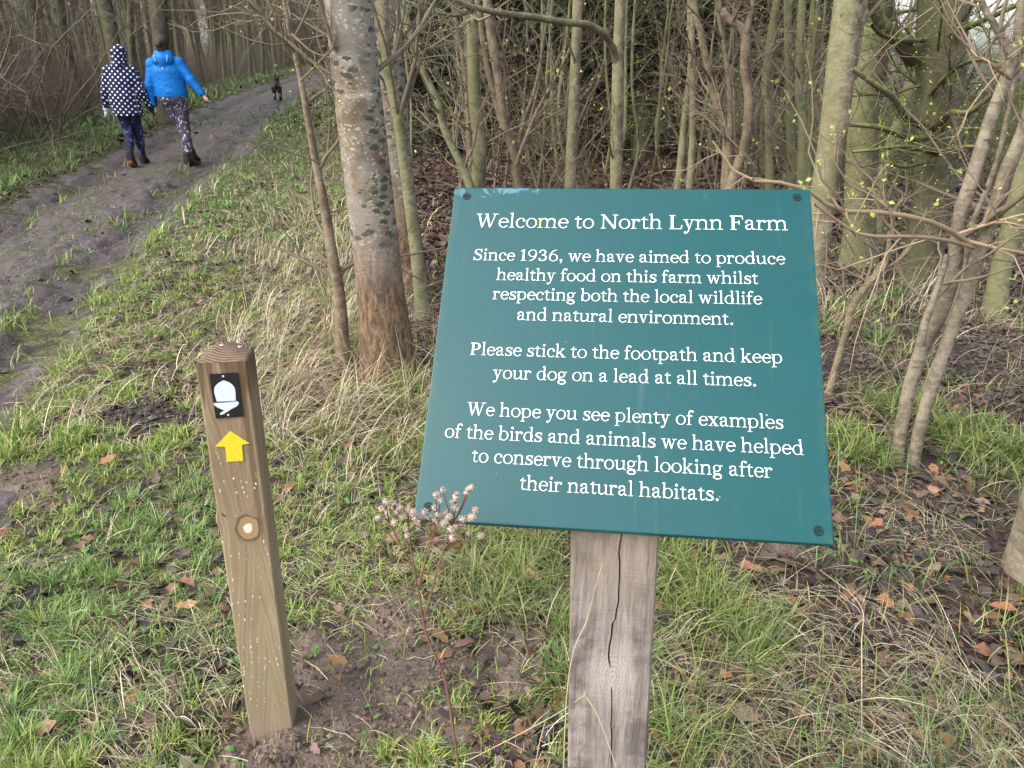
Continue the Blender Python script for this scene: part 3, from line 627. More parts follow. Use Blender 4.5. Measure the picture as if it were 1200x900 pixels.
# right hand side: olive thickets with sky above
for i in range(34):
    y = g.uniform(8, 18); x = g.uniform(3.6 + (y - 9) * .2, 14)
    place('green_bush', TG, ('stems', 'twigs'), i, x, y, g.uniform(0, 6.3), g.uniform(.26, .42), 'mossy green tangled bush in the gap at the right', 'bush', 'mossy bushes right of the conifers')
for i in range(3):
    y = g.uniform(12, 22); x = g.uniform(4.2, 13)
    place('right_tree', FT, ('trunk', 'crown'), i, x, y, g.uniform(0, 6.3), g.uniform(.6, .9), 'slim bare tree behind the mossy trunk at the right', 'tree', 'trees at the right').name = 'bare_tree'
# the wood far beyond, one mass
def far_wood():
    g = rng(77); n = 760; a = g.uniform(-1.25, .30, n); d = g.uniform(62, 110, n); x = np.sin(a) * d; y = np.cos(a) * d
    K = 5; P = np.empty((n, K, 3)); P[:, 0] = np.stack([x, y, H(x, y) - .2], 1); hh = g.uniform(7, 12, n)
    for k in range(1, K): P[:, k] = P[:, k - 1] + np.stack([g.normal(0, .3, n), g.normal(0, .3, n), hh / (K - 1)], 1)
    R = g.uniform(.1, .2, n)[:, None] * np.linspace(1, .3, K)[None]; parts = []
    B, BR = kids(P, R, 16, .02, 1, 1.2, 3.5, 50, 5, .05, 78, up=.05, wander=.25); T, TR = kids(B, BR, 5, .1, 1, .6, 1.8, 45, 4, .03, 79, up=.04, wander=.25)
    for (A, AR, s) in ((P, R, 5), (B, BR, 3), (T, TR, 3)): V, F = tubes(A, AR, s); parts.append((V, F, 0))
    V, Fs, ms, _ = merge(parts); return mesh_np('far_wood', V, Fs, [M['twig_grey']], ms)
tag(link('far_wood', far_wood()), 'bare brown woodland far behind everything, one mass of trunks and twigs', 'woodland', kind='stuff')
# ------------------------------------------------------------------ grass, straw and fallen leaves
def zones(x, y):
    t = x - track_r(y); e = x - wood_edge(y)
    n = .9 * (fbm(x * 1.1, y * 1.1, 90, 3) - .5)
    verge = sstep(-.10, .16, t + .5 * n) * (1 - sstep(-.3, .5, e + n))
    bank = sstep(0, .25, -(t + TW) + .4 * n - .05) * (1 - sstep(1.5, 2.6, -(t + TW)))
    mid = np.exp(-((t + TW / 2) / .3) ** 2) * (np.abs(t + TW / 2) < .9)
    edge = np.exp(-((e + .15 + n * .6) / .55) ** 2) * sstep(1.4, 2.3, y)
    front = sstep(-.3, .3, e + n) * (1 - sstep(3.6, 5.6, y + 1.5 * n))        # round the sign and to the right
    wood = sstep(-.1, .8, e + n) * sstep(3.6, 5.4, y + 1.5 * n)
    return verge, bank, mid, edge, front, wood, t
def scatter(n, y0, y1, seed, p=1.0):
    g = rng(seed); u = g.uniform(0, 1, n); y = (y0 ** (1 - p) + u * (y1 ** (1 - p) - y0 ** (1 - p))) ** (1 / (1 - p)) if p != 1 else y0 * (y1 / y0) ** u
    x = g.uniform(-1, 1, n) * (y * .82 + 1.0); return x, y, g
SA = np.array(STEMS)
def clear_of_stems(x, y):
    k = np.ones(len(x), bool)
    for sx, sy, sr in SA: k &= np.hypot(x - sx, y - sy) > sr
    for bx, by, br in ((.128, .83, .075), (-.575, 1.42, .08)): k &= np.maximum(np.abs(x - bx), np.abs(y - by)) > br
    return k
def clump(x, y, g, size, pull):
    """draw points towards scattered tuft centres"""
    ix = np.floor(x / size); iy = np.floor(y / size); s = _h2(ix, iy, 7); q = _h2(ix, iy, 8)
    cx = (ix + .15 + .7 * s) * size; cy = (iy + .15 + .7 * q) * size; k = pull * g.uniform(.3, 1, len(x))
    return x + (cx - x) * k, y + (cy - y) * k, _h2(ix, iy, 9)
def blades(x, y, L, w, el0, bend, az, col0, col1, K=4, twist=None):
    n = len(x); z = H(x, y); P = np.empty((n, K, 3)); P[:, 0] = np.stack([x, y, z - .006], 1)
    for k in range(1, K):
        el = el0 - bend * (k - .5) / (K - 1); s = L / (K - 1)
        P[:, k] = P[:, k - 1] + np.stack([np.cos(el) * np.cos(az) * s, np.cos(el) * np.sin(az) * s, np.sin(el) * s], 1)
        P[:, k, 2] = np.maximum(P[:, k, 2], H(P[:, k, 0], P[:, k, 1]) + .004 + .01 * (k % 2) * (L > .1))
    tw = az + math.pi / 2 if twist is None else az + math.pi / 2 + twist
    W_ = np.stack([np.cos(tw), np.sin(tw), np.zeros(n)], 1)
    prof = np.array([.8, 1, .75, .12]) if K == 4 else np.interp(np.linspace(0, 1, K), [0, .3, .7, 1], [.8, 1, .8, .12])
    hw = (w[:, None] * .5 * prof[None])[..., None] * W_[:, None]
    V = np.stack([P - hw, P + hw], 2).reshape(-1, 3)
    i = np.arange(n)[:, None] * K * 2 + np.arange(K - 1)[None] * 2; F = np.stack([i, i + 1, i + 3, i + 2], -1).reshape(-1, 4)
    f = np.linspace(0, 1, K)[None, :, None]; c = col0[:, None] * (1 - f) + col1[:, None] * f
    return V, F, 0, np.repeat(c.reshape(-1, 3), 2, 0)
def pal(g, n, cols, jit=.18):
    c = np.array(cols)[g.integers(0, len(cols), n)]; return np.clip(c * (1 + g.normal(0, jit, (n, 1))) * (1 + g.normal(0, jit * .35, (n, 3))), .004, .9)
GREEN = [(.19, .29, .05), (.26, .355, .07), (.15, .235, .045), (.32, .375, .095), (.13, .235, .05), (.40, .40, .14), (.23, .335, .06)]
GLUSH = [(.13, .235, .055), (.155, .265, .065), (.11, .19, .05), (.20, .285, .08)]
DRY = [(.56, .475, .32), (.44, .36, .22), (.64, .56, .40), (.34, .27, .165), (.50, .43, .285), (.24, .185, .115)]
def green_layer(n, y0, y1, seed, L0, L1, w0, w1, p):
    x, y, g = scatter(n, y0, y1, seed, p); x, y, ch = clump(x, y, g, .085 if y1 < 5 else .22, .55)
    ve, ba, mi, ed, fr, wo, t = zones(x, y)
    tuft = fbm(x * 4.2, y * 4.2, 94, 2); patch = fbm(x * 1.7, y * 1.7, 95, 3); fine = fbm(x * 5, y * 5, 96, 2)
    lush = np.maximum(sstep(.60, .74, fbm(x * .9, y * .9, 97, 2)), .9 * (np.maximum(ba, ve * sstep(6, 9, y)) > .3))
    d = ve * (.55 + .6 * sstep(.3, .5, patch) + .5 * sstep(6, 9, y)) + ba * (.9 + .5 * sstep(.3, .6, patch)) + mi * 3.2 * sstep(.4, .6, patch) + ed * .25 * sstep(.35, .6, patch) + fr * (.07 + .9 * sstep(.48, .60, patch) * sstep(.42, .56, tuft)) + wo * (.02 + .3 * sstep(.55, .7, patch) * (x > 1.6) * (y < 7))
    d = np.maximum(d, .55 * np.exp(-((t + .02) / .16) ** 2) * sstep(.3, .5, tuft)); d = d * (.35 + .65 * sstep(.28, .5, fine)) * (1 - .93 * bare(x, y)) * (.4 + .6 * (ch > .25))
    k = (g.uniform(0, 1, n) < d) & clear_of_stems(x, y); x, y, t, lush, ch, fr, ve, mi = (v[k] for v in (x, y, t, lush, ch, fr, ve, mi)); m = len(x)
    tall = .7 + .9 * ch * (1 + .5 * lush) ; tall = np.where(mi > .2, .38, tall) * np.where(ve > .5, .60, 1.45)
    L = g.uniform(L0, L1, m) * tall; w = g.uniform(w0, w1, m)
    el0 = np.radians(g.uniform(45, 95, m)); bend = np.radians(g.uniform(15, 120, m)); az = g.uniform(0, 2 * math.pi, m)
    fr_ = (fr > .5)[:, None]; c = np.where((lush > .5)[:, None] & (g.uniform(0, 1, (m, 1)) < .8), pal(g, m, GLUSH), pal(g, m, GREEN)); c = np.where(fr_, c * np.array([.74, .72, .85]), c)
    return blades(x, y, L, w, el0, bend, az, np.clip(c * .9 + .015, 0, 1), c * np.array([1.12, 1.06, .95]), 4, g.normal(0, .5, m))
def dry_layer(n, y0, y1, seed, L0, L1, w0, w1, p, K=5, flat=0.):
    x, y, g = scatter(n, y0, y1, seed, p); x, y, ch = clump(x, y, g, .13 if y1 < 5 else .3, .5)
    ve, ba, mi, ed, fr, wo, t = zones(x, y); tuft = fbm(x * 3.6, y * 3.6, 93, 2); patch = fbm(x * 1.3, y * 1.3, 98, 3)
    d = ve * (.30 + .45 * sstep(.42, .62, patch)) + ba * .15 + ed * (.6 + .6 * sstep(.35, .6, patch)) + fr * (.16 + .85 * sstep(.46, .60, patch) * sstep(.40, .54, tuft)) + wo * .10 * sstep(.4, .6, patch)
    d = d + .9 * np.exp(-((x - 2.55) / .5) ** 2 - ((y - 4.25) / .25) ** 2) + .7 * np.exp(-((x + .5) / .35) ** 2 - ((y - 2.35) / .4) ** 2)
    d = d * (1 - .85 * bare(x, y))
    k = (g.uniform(0, 1, n) < d) & clear_of_stems(x, y); x, y, ch, ed, ve = (v[k] for v in (x, y, ch, ed, ve)); m = len(x)
    L = g.uniform(L0, L1, m) * (.7 + .6 * ch) * (1 + .55 * ed) * np.where(ve > .6, .65, 1); w = g.uniform(w0, w1, m)
    el0 = np.radians(np.where(g.uniform(0, 1, m) < flat, g.uniform(3, 25, m), g.uniform(30, 95, m))); bend = np.radians(g.uniform(10, 130, m))
    az = g.uniform(0, 2 * math.pi, m) * .6 + 2 * math.pi * fbm(x * .8, y * .8, 99, 2)
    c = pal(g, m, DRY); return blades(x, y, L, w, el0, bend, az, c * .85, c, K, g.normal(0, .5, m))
def stuff(name, layers, mat, label, cat, smooth=True):
    V, Fs, ms, c = merge(layers); tag(link(name, mesh_np(name, V, Fs, [M[mat]], ms, smooth, color=c)), label, cat, kind='stuff')
stuff('grass', [green_layer(270000, .85, 2.8, 501, .03, .10, .0018, .0038, 2.0), green_layer(200000, 2.8, 6.5, 502, .035, .105, .0030, .0058, 1.8), green_layer(130000, 6.5, 16, 503, .045, .11, .006, .011, 1.8), green_layer(44000, 16, 50, 504, .07, .14, .02, .045, 1.8)],
      'grass', 'short green winter grass on the verge and beside the track', 'grass')
stuff('dry_grass', [dry_layer(52000, .85, 2.9, 511, .05, .21, .0012, .0028, 2.0, 6, .5), dry_layer(62000, 2.9, 7, 512, .10, .36, .0026, .0048, 1.8, 6, .4), dry_layer(24000, 7, 18, 513, .12, .38, .006, .011, 1.8, 5, .35), dry_layer(6000, 18, 45, 514, .15, .4, .015, .03, 1.8, 5, .3)],
      'straw', 'pale dry grass stalks lying among the green grass', 'dry grass')

def leaves(x, y, size, g, cols, sections=True, lift=.01, tilt=.35):
    n = len(x); az = g.uniform(0, 2 * math.pi, n); pit = g.normal(0, tilt, n); rol = g.normal(0, tilt, n)
    us = np.array([0, .22, .42, .6, .8, 1.0]) if sections else np.array([0, .5, 1.]); wd = np.array([.05, .26, .2, .34, .24, .03]) if sections else np.array([.06, .34, .05])
    S = len(us); curl = g.normal(.25, .35, n)[:, None]; fold = g.uniform(.0, .55, n)[:, None]
    u = np.repeat((us[None] - .5), n, 0); w = wd[None] * g.uniform(.75, 1.2, (n, S)); jag = g.normal(0, .03, (n, S))
    loc = np.empty((n, S, 3, 3))
    zc = -curl * (u * u) * 1.2 + .12
    loc[:, :, 0] = np.stack([u + jag, w, zc + fold * w], -1); loc[:, :, 1] = np.stack([u, 0 * u, zc], -1); loc[:, :, 2] = np.stack([u - jag, -w, zc + fold * w * .8], -1)
    loc *= size[:, None, None, None]
    ca, sa, cpi, spi, cr, sr = np.cos(az), np.sin(az), np.cos(pit), np.sin(pit), np.cos(rol), np.sin(rol); O = np.zeros(n)
    Rz = np.stack([ca, -sa, O, sa, ca, O, O, O, O + 1], -1).reshape(n, 3, 3); Ry = np.stack([cpi, O, spi, O, O + 1, O, -spi, O, cpi], -1).reshape(n, 3, 3); Rx = np.stack([O + 1, O, O, O, cr, -sr, O, sr, cr], -1).reshape(n, 3, 3)
    V = np.einsum('nij,nskj->nski', Rz @ Ry @ Rx, loc); V += np.stack([x, y, H(x, y) + lift * g.uniform(.2, 1, n)], -1)[:, None, None]
    i = np.arange(n)[:, None, None] * S * 3 + np.arange(S - 1)[None, :, None] * 3 + np.arange(2)[None, None]; F = np.stack([i, i + 1, i + 4, i + 3], -1).reshape(-1, 4)
    return V.reshape(-1, 3), F, 0, np.repeat(pal(g, n, cols, .22), S * 3, 0)
LITTER = [(.065, .038, .029), (.045, .029, .025), (.095, .054, .040), (.034, .024, .022), (.12, .072, .054), (.18, .115, .09), (.075, .046, .038)]
LBRIGHT = [(.20, .10, .05), (.13, .075, .045), (.09, .055, .042), (.06, .042, .036), (.19, .125, .09), (.040, .030, .027), (.065, .046, .040), (.10, .064, .046), (.045, .033, .028), (.035, .026, .023), (.05, .038, .034)]
def leaf_layer(n, y0, y1, seed, s0, s1, p, sec, kv, kf, kw):
    x, y, g = scatter(n, y0, y1, seed, p); ve, ba, mi, ed, fr, wo, t = zones(x, y); patch = fbm(x * 1.6, y * 1.6, 100, 3)
    d = kv * (ve + .4 * ba + ed) * (.3 + sstep(.4, .65, patch)) + kf * fr * (.3 + sstep(.35, .6, patch)) + kw * wo + kv * .12 * (mi > .01) + .5 * kw * np.exp(-((t + TW + .25) / .25) ** 2)
    k = (g.uniform(0, 1, n) < d * (1 - .88 * bare(x, y))) & clear_of_stems(x, y); x, y, wo = x[k], y[k], wo[k]
    cols = LBRIGHT if kw < .3 else LITTER
    return leaves(x, y, g.uniform(s0, s1, len(x)), g, cols, sec, .008 if y0 < 3 else .02)
stuff('leaf_litter', [leaf_layer(24000, .85, 3.2, 521, .022, .068, 2.0, True, .20, 1.2, .25), leaf_layer(46000, 3.0, 8, 522, .025, .065, 1.6, True, .18, 1.0, .95), leaf_layer(60000, 6, 16, 523, .05, .09, 1.2, False, .04, .1, .95), leaf_layer(14000, 14, 40, 524, .10, .22, 1.6, False, .05, .1, .9)],
      'leaf', 'brown fallen leaves lying in the grass and under the trees', 'leaf litter')
# small round leaved weeds in the grass
def weeds(n, seed):
    x, y, g = scatter(n, .9, 5, seed, 1.8); ve, ba, mi, ed, fr, wo, t = zones(x, y); k = (g.uniform(0, 1, n) < (ve * .5 + fr * .6)) & clear_of_stems(x, y); x, y = x[k], y[k]
    xs = np.repeat(x, 5) + g.normal(0, .018, 5 * len(x)); ys = np.repeat(y, 5) + g.normal(0, .018, 5 * len(x))
    return leaves(xs, ys, g.uniform(.014, .028, len(xs)), g, [(.09, .16, .045), (.11, .19, .06), (.08, .13, .04)], True, .05, .3)
stuff('weeds', [weeds(240, 531)], 'leaf', 'small green weeds with rounded leaves low in the grass', 'weeds')
# crumbs of soil
def crumbs(n, seed):
    g = rng(seed); b = np.array(BARE); w = b[:, 2] ** 2; i = g.choice(len(b), n, p=w / w.sum())
    r = b[i, 2] * np.sqrt(g.uniform(0, 1.3, n)); a = g.uniform(0, 2 * math.pi, n); x = b[i, 0] + r * np.cos(a); y = b[i, 1] + r * np.sin(a)
    k = clear_of_stems(x, y); x, y = x[k], y[k]; n = len(x); s = .0025 + .010 * g.uniform(0, 1, n) ** 4 * (1 + (y > 2.9) * 1.0)
    oct_ = np.array([[1, 0, 0], [0, 1, 0], [-1, 0, 0], [0, -1, 0], [0, 0, 1], [0, 0, -1]], float)
    V = oct_[None] * s[:, None, None] * g.uniform(.45, 1.5, (n, 6, 1)) * np.array([1, 1, .7]); V += np.stack([x, y, Hg(x, y) + s * .4], -1)[:, None]
    f = np.array([[0, 1, 4], [1, 2, 4], [2, 3, 4], [3, 0, 4], [1, 0, 5], [2, 1, 5], [3, 2, 5], [0, 3, 5]]); F = (f[None] + np.arange(n)[:, None, None] * 6).reshape(-1, 3)
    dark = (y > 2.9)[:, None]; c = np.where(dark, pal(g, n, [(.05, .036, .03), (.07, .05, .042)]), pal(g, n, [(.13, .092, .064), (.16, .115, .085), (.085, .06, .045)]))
    return V.reshape(-1, 3), F, 0, np.repeat(c, 6, 0)
def mud_lumps(n, seed):
    g = rng(seed); y = 2.2 * (34 / 2.2) ** g.uniform(0, 1, n); t = np.where(g.uniform(0, 1, n) < .75, g.choice([-.62, .62], n) + g.normal(0, .22, n), g.uniform(-1, 1, n)); x = track_r(y) - TW / 2 + t
    k = fbm(x * 2.2, y * 2.2, 75, 2) > .42; x, y, t = x[k], y[k], t[k]; n = len(x); s = (.005 + .016 * g.uniform(0, 1, n) ** 3)
    a = g.uniform(0, 6.3, n); oct_ = np.array([[1, 0, 0], [.5, .8, 0], [-.5, .85, 0], [-1, 0, 0], [-.5, -.8, 0], [.5, -.85, 0], [.3, .1, 1], [-.3, 0, .9]], float); V = oct_[None] * s[:, None, None] * g.uniform(.6, 1.4, (n, 8, 1)) * np.array([1.3, 1, .75])
    V = np.stack([V[..., 0] * np.cos(a)[:, None] - V[..., 1] * np.sin(a)[:, None], V[..., 0] * np.sin(a)[:, None] + V[..., 1] * np.cos(a)[:, None], V[..., 2]], -1); V += np.stack([x, y, H(x, y) + .012], -1)[:, None]
    f = np.array([[0, 1, 6], [1, 2, 6], [2, 7, 6], [2, 3, 7], [3, 4, 7], [4, 5, 7], [5, 6, 7], [5, 0, 6]]); F = (f[None] + np.arange(n)[:, None, None] * 8).reshape(-1, 3)
    return V.reshape(-1, 3), F, 0, np.repeat(pal(g, n, [(.085, .064, .06), (.12, .095, .088), (.06, .045, .042)]), 8, 0)
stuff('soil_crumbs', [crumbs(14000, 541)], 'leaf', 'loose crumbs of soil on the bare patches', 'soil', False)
stuff('mud_lumps', [mud_lumps(9000, 542)], 'leaf', 'small lumps of churned mud along the wheel ruts of the track', 'mud')

# arching dead brambles
def bramble(seed):
    g = rng(seed); n = 13; K = 12; a = g.uniform(0, 2 * math.pi, n); P = np.empty((n, K, 3)); P[:, 0] = np.stack([np.cos(a) * .08, np.sin(a) * .08, np.full(n, -.02)], 1)
    el = np.radians(g.uniform(45, 88, n)); L = g.uniform(.5, 1.15, n) / (K - 1); cv = np.radians(g.uniform(50, 150, n)) / (K - 1)
    for k in range(1, K):
        P[:, k] = P[:, k - 1] + np.stack([np.cos(el) * np.cos(a) * L, np.cos(el) * np.sin(a) * L, np.sin(el) * L], 1); P[:, k, 2] = np.maximum(P[:, k, 2], .01); el = el - cv * g.uniform(.4, 1.6, n); a = a + g.normal(0, .12, n)
    R = g.uniform(.0016, .0034, n)[:, None] * np.linspace(1, .4, K)[None]; V, F = tubes(P, R, 5); parts = [(V, F, 0)]
    T, TR = kids(P, R, 5, .2, 1, .08, .35, 55, 5, .0016, seed + 1, up=0, wander=.25); V, F = tubes(T, TR, 3); parts.append((V, F, 0))
    V, Fs, ms, _ = merge(parts); return mesh_np('bramble', V, Fs, [M['bramble']], ms)
M['bramble'] = plain('bramble', (.20, .135, .10), .8, .2, .4, 15)
BRM = [bramble(700 + 5 * k) for k in range(4)]
for k, (x, y, s, lab) in enumerate([(1.25, 3.55, .8, 'arching dead bramble beside the right edge of the sign, below the thin brown shrub'), (2.15, 4.7, 1., 'dead bramble in front of the olive trunk with the mossy foot'), (2.75, 3.4, .8, 'dead bramble near the right edge of the photo, beyond the pale hazel'), (-.62, 4.5, .9, 'dead bramble between the bare sapling and the lichen spotted trunk'), (-1.25, 5.6, 1., 'dead bramble at the edge of the verge, behind the bare sapling'), (.1, 5.6, 1.1, 'dead bramble on leaf litter behind the top left corner of the sign'), (1.85, 5.6, 1.1, 'dead bramble between the thick leaning trunk and the mossy one'),
        (-6.75, 9.3, 1., 'dead bramble on the grassy bank left of the spotted coat'), (-7.0, 11.6, 1.1, 'dead bramble on the bank behind the spotted coat'), (3.1, 5.2, 1.2, 'dead bramble at the far right edge, behind the olive trunk'), (.75, 6.6, 1.2, 'dead bramble behind the middle of the sign'), (-.95, 3.25, .6, 'small dead bramble in the dry grass left of the bare sapling')]):
    o = link('bramble', BRM[k % 4]); o.location = (x, y, Hs(x, y)); o.rotation_euler = (0, 0, k * 1.3); o.scale = (s,) * 3; tag(o, lab, 'bramble', 'dead brambles')
# ------------------------------------------------------------------ lettering: a slab of serif letters built from strokes
TH_ = .80                    # how heavy the curved strokes are
def rect(x0, x1, y0, y1): return [np.array([[x0, y0], [x1, y0], [x1, y1], [x0, y1]], float)]
def stroke(pts, n=None):
    """pts: (x, y, width)"""
    m = n or max(2, (len(pts) - 1) * 6 + 1); p = spline(np.array(pts, float), m) if len(pts) > 2 else np.array([np.array(pts[0]) + (np.array(pts[1]) - np.array(pts[0])) * t for t in np.linspace(0, 1, m if n else 2)])
    d = np.gradient(p[:, :2], axis=0); d /= np.linalg.norm(d, axis=1, keepdims=True) + 1e-9; q = np.stack([-d[:, 1], d[:, 0]], 1) * p[:, 2:3] / 2 * TH_
    a, b = p[:, :2] + q, p[:, :2] - q
    return [np.array([b[i], b[i + 1], a[i + 1], a[i]]) for i in range(len(p) - 1)]
def ring(cx, cy, rx, ry, tx=.067, ty=.028, a0=0, a1=360, n=40):
    a = np.radians(np.linspace(a0, a1, max(4, int(n * abs(a1 - a0) / 360)) + 1)); o = np.stack([cx + rx * np.cos(a), cy + ry * np.sin(a)], 1); i = np.stack([cx + (rx - tx) * np.cos(a), cy + (ry - ty) * np.sin(a)], 1)
    return [np.array([o[k], o[k + 1], i[k + 1], i[k]]) for k in range(len(a) - 1)]
def ball(cx, cy, r): a = np.radians(np.arange(0, 360, 30)); return [np.stack([cx + r * np.cos(a), cy + r * np.sin(a)], 1)]
def ser(x0, x1, y, up=True, t=.027): return rect(x0, x1, y, y + t) if up else rect(x0, x1, y - t, y)
X_, A_, K_, D_, S_ = .485, .755, .692, -.215, .064                       # x height, ascender, capital, descender, stem
def st(x, y0, y1, w=S_): return rect(x - w / 2, x + w / 2, y0, y1)
def flag(x, y): return [np.array([[x - S_ / 2 - .075, y - .05], [x - S_ / 2 + .01, y - .075], [x + S_ / 2, y - .03], [x + S_ / 2, y + .006], [x - S_ / 2 - .075, y - .022]])]
def foot(x, w=.115): return ser(x - w, x + w, 0)
def head(x, y, w=.115): return ser(x - w, x + w, y, False)
def arch(x0, x1, y1=0): return stroke([(x0 + .02, .35, .04), (x0 + .10, .45, .058), (x1 - .09, .463, .075), (x1 - .012, .39, .098), (x1, .27, S_), (x1, y1 + .01, S_)])
G = {}
def gl(c, adv, *p): G[c] = (adv, sum(p, []))
gl('a', .51, stroke([(.085, .365, .06), (.11, .435, .06), (.21, .468, .05), (.31, .44, .08), (.345, .35, S_), (.345, .11, S_), (.385, .035, .06), (.475, .045, .035)]), ball(.10, .372, .052), stroke([(.34, .29, .038), (.21, .255, .045), (.105, .19, .085), (.10, .09, .09), (.17, .022, .06), (.26, .04, .045), (.34, .10, .04)]))
gl('b', .56, st(.12, 0.02, A_), flag(.12, A_), ring(.29, .24, .235, .25, .065, .029), rect(.07, .12, 0, .05))
gl('c', .46, ring(.26, .24, .225, .25, .072, .031, 48, 318), ball(.385, .365, .055))
gl('d', .575, st(.425, .03, A_), flag(.425, A_), ring(.265, .24, .23, .25, .065, .029), ser(.425, .545, 0))
gl('e', .485, ring(.26, .24, .225, .25, .072, .031, 5, 325), rect(.10, .475, .245, .285), stroke([(.442, .285, .09), (.43, .31, .09)]))
gl('f', .34, st(.14, .02, .58), foot(.14, .11), rect(.02, .31, X_ - .045, X_), stroke([(.14, .56, S_), (.155, .66, .085), (.225, .735, .055), (.31, .725, .045)]), ball(.325, .69, .05))
gl('g', .51, ring(.225, .325, .185, .165, .065, .029), stroke([(.12, .20, .03), (.075, .125, .06), (.13, .065, .075), (.30, .05, .075), (.425, .0, .06)]), ring(.245, -.09, .215, .125, .07, .045), stroke([(.355, .42, .035), (.42, .455, .045), (.49, .455, .06)]))
gl('h', .59, st(.12, .02, A_), flag(.12, A_), foot(.12), arch(.12, .455), foot(.455))
gl('i', .29, st(.145, .02, X_), flag(.145, X_), foot(.145), ball(.14, .655, .064))
gl('k', .56, st(.12, .02, A_), flag(.12, A_), foot(.12), stroke([(.15, .20, .045), (.42, .455, .045)]), stroke([(.235, .28, .1), (.45, .02, .115)]), ser(.30, .50, X_, False), ser(.34, .565, 0))
gl('l', .285, st(.14, .02, A_), flag(.14, A_), foot(.14))
gl('m', .88, st(.12, .02, X_), flag(.12, X_), foot(.12), arch(.12, .435), foot(.435, .105), arch(.435, .75), foot(.75))
gl('n', .59, st(.12, .02, X_), flag(.12, X_), foot(.12), arch(.12, .455), foot(.455))
gl('o', .535, ring(.268, .24, .242, .25, .069, .029))
gl('p', .565, st(.12, D_ + .02, X_), flag(.12, X_), ser(.005, .24, D_), ring(.29, .24, .235, .25, .065, .029))
gl('r', .42, st(.12, .02, X_), flag(.12, X_), ser(.005, .255, 0), stroke([(.135, .33, .05), (.19, .42, .06), (.27, .465, .06), (.35, .45, .05)]), ball(.345, .415, .058))
gl('s', .43, stroke([(.37, .345, .04), (.33, .44, .05), (.22, .465, .05), (.115, .41, .085), (.12, .31, .10), (.25, .245, .11), (.35, .165, .10), (.345, .07, .085), (.22, .018, .05), (.10, .045, .05), (.055, .14, .04)]), rect(.352, .388, .34, .48), rect(.04, .076, .0, .15))
gl('t', .35, stroke([(.15, .60, .03), (.15, .48, S_), (.15, .12, S_), (.185, .035, .075), (.25, .018, .055), (.335, .07, .035)]), rect(.02, .315, X_ - .045, X_), [np.array([[.03, .47], [.15, .47], [.195, .615], [.155, .615], [.11, .53]])])
gl('u', .58, st(.115, .13, X_), flag(.115, X_), stroke([(.115, .15, S_), (.135, .06, .09), (.22, .02, .065), (.32, .045, .05), (.42, .13, .04)]), st(.445, .03, X_), flag(.445, X_), ser(.445, .565, 0))
gl('v', .52, stroke([(.115, .47, .105), (.27, .0, .075)]), stroke([(.40, .47, .042), (.265, .0, .045)]), ser(.0, .235, X_, False), ser(.30, .515, X_, False))
gl('w', .77, stroke([(.115, .47, .105), (.245, .0, .075)]), stroke([(.375, .47, .042), (.245, .0, .045)]), stroke([(.375, .47, .105), (.52, .0, .075)]), stroke([(.655, .47, .042), (.515, .0, .045)]), ser(.0, .23, X_, False), ser(.31, .44, X_, False), ser(.55, .77, X_, False))
gl('x', .53, stroke([(.11, .465, .11), (.42, .02, .11)]), stroke([(.41, .465, .045), (.11, .02, .045)]), ser(.0, .225, X_, False), ser(.31, .51, X_, False), ser(.005, .215, 0), ser(.30, .53, 0))
gl('y', .52, stroke([(.115, .47, .105), (.275, .02, .075)]), stroke([(.405, .47, .042), (.265, .03, .045), (.205, -.13, .05), (.13, -.19, .055)]), ball(.10, -.165, .055), ser(.0, .235, X_, False), ser(.305, .52, X_, False))
gl('W', 1.0, stroke([(.13, .67, .115), (.31, .0, .085)]), stroke([(.50, .69, .045), (.31, .0, .05)]), stroke([(.47, .69, .115), (.66, .0, .085)]), stroke([(.86, .67, .045), (.66, .0, .05)]), ser(.0, .27, K_, False), ser(.37, .56, K_, False), ser(.74, 1.0, K_, False))
gl('N', .78, st(.135, .02, K_, .048), stroke([(.12, .69, .11), (.63, .0, .11)]), st(.64, 0, K_, .048), ser(.02, .25, 0), ser(.01, .17, K_, False), ser(.525, .765, K_, False))
gl('L', .61, st(.155, .02, K_, .112), ser(.03, .29, K_, False), ser(.03, .56, 0), [np.array([[.515, .03], [.565, .03], [.585, .20], [.545, .20]])])
gl('F', .60, st(.155, .02, K_, .112), ser(.03, .30, 0), rect(.03, .55, K_ - .045, K_), rect(.2, .40, .335, .38), rect(.385, .42, .26, .455), [np.array([[.515, K_ - .03], [.555, K_ - .03], [.575, .51], [.535, .51]])])
gl('S', .565, stroke([(.465, .52, .045), (.42, .635, .055), (.285, .672, .052), (.145, .60, .095), (.14, .47, .112), (.29, .365, .12), (.44, .27, .115), (.455, .12, .1), (.31, .018, .055), (.15, .05, .055), (.08, .18, .045)]), rect(.452, .492, .48, .70), rect(.055, .095, -.01, .20))
gl('P', .61, st(.155, .02, K_, .112), ser(.03, .31, 0), rect(.03, .30, K_ - .042, K_), ring(.29, .488, .275, .204, .115, .042, -92, 92), rect(.16, .30, .284, .326))
gl('1', .43, st(.22, .02, K_ - .02, .1), ser(.07, .37, 0), [np.array([[.06, .575], [.17, .60], [.27, .70], [.24, .71], [.06, .62]])])
gl('9', .60, ring(.29, .475, .245, .22, .065, .028), stroke([(.485, .47, .1), (.475, .33, .1), (.40, .17, .085), (.28, .05, .06), (.12, .005, .04)]))
gl('3', .55, stroke([(.10, .56, .055), (.15, .65, .055), (.26, .675, .05), (.385, .62, .09), (.39, .48, .1), (.30, .385, .05), (.19, .365, .04)]), stroke([(.20, .368, .04), (.34, .345, .06), (.435, .27, .1), (.42, .11, .1), (.27, .022, .055), (.12, .05, .055), (.08, .12, .05)]), ball(.105, .555, .05), ball(.09, .125, .055))
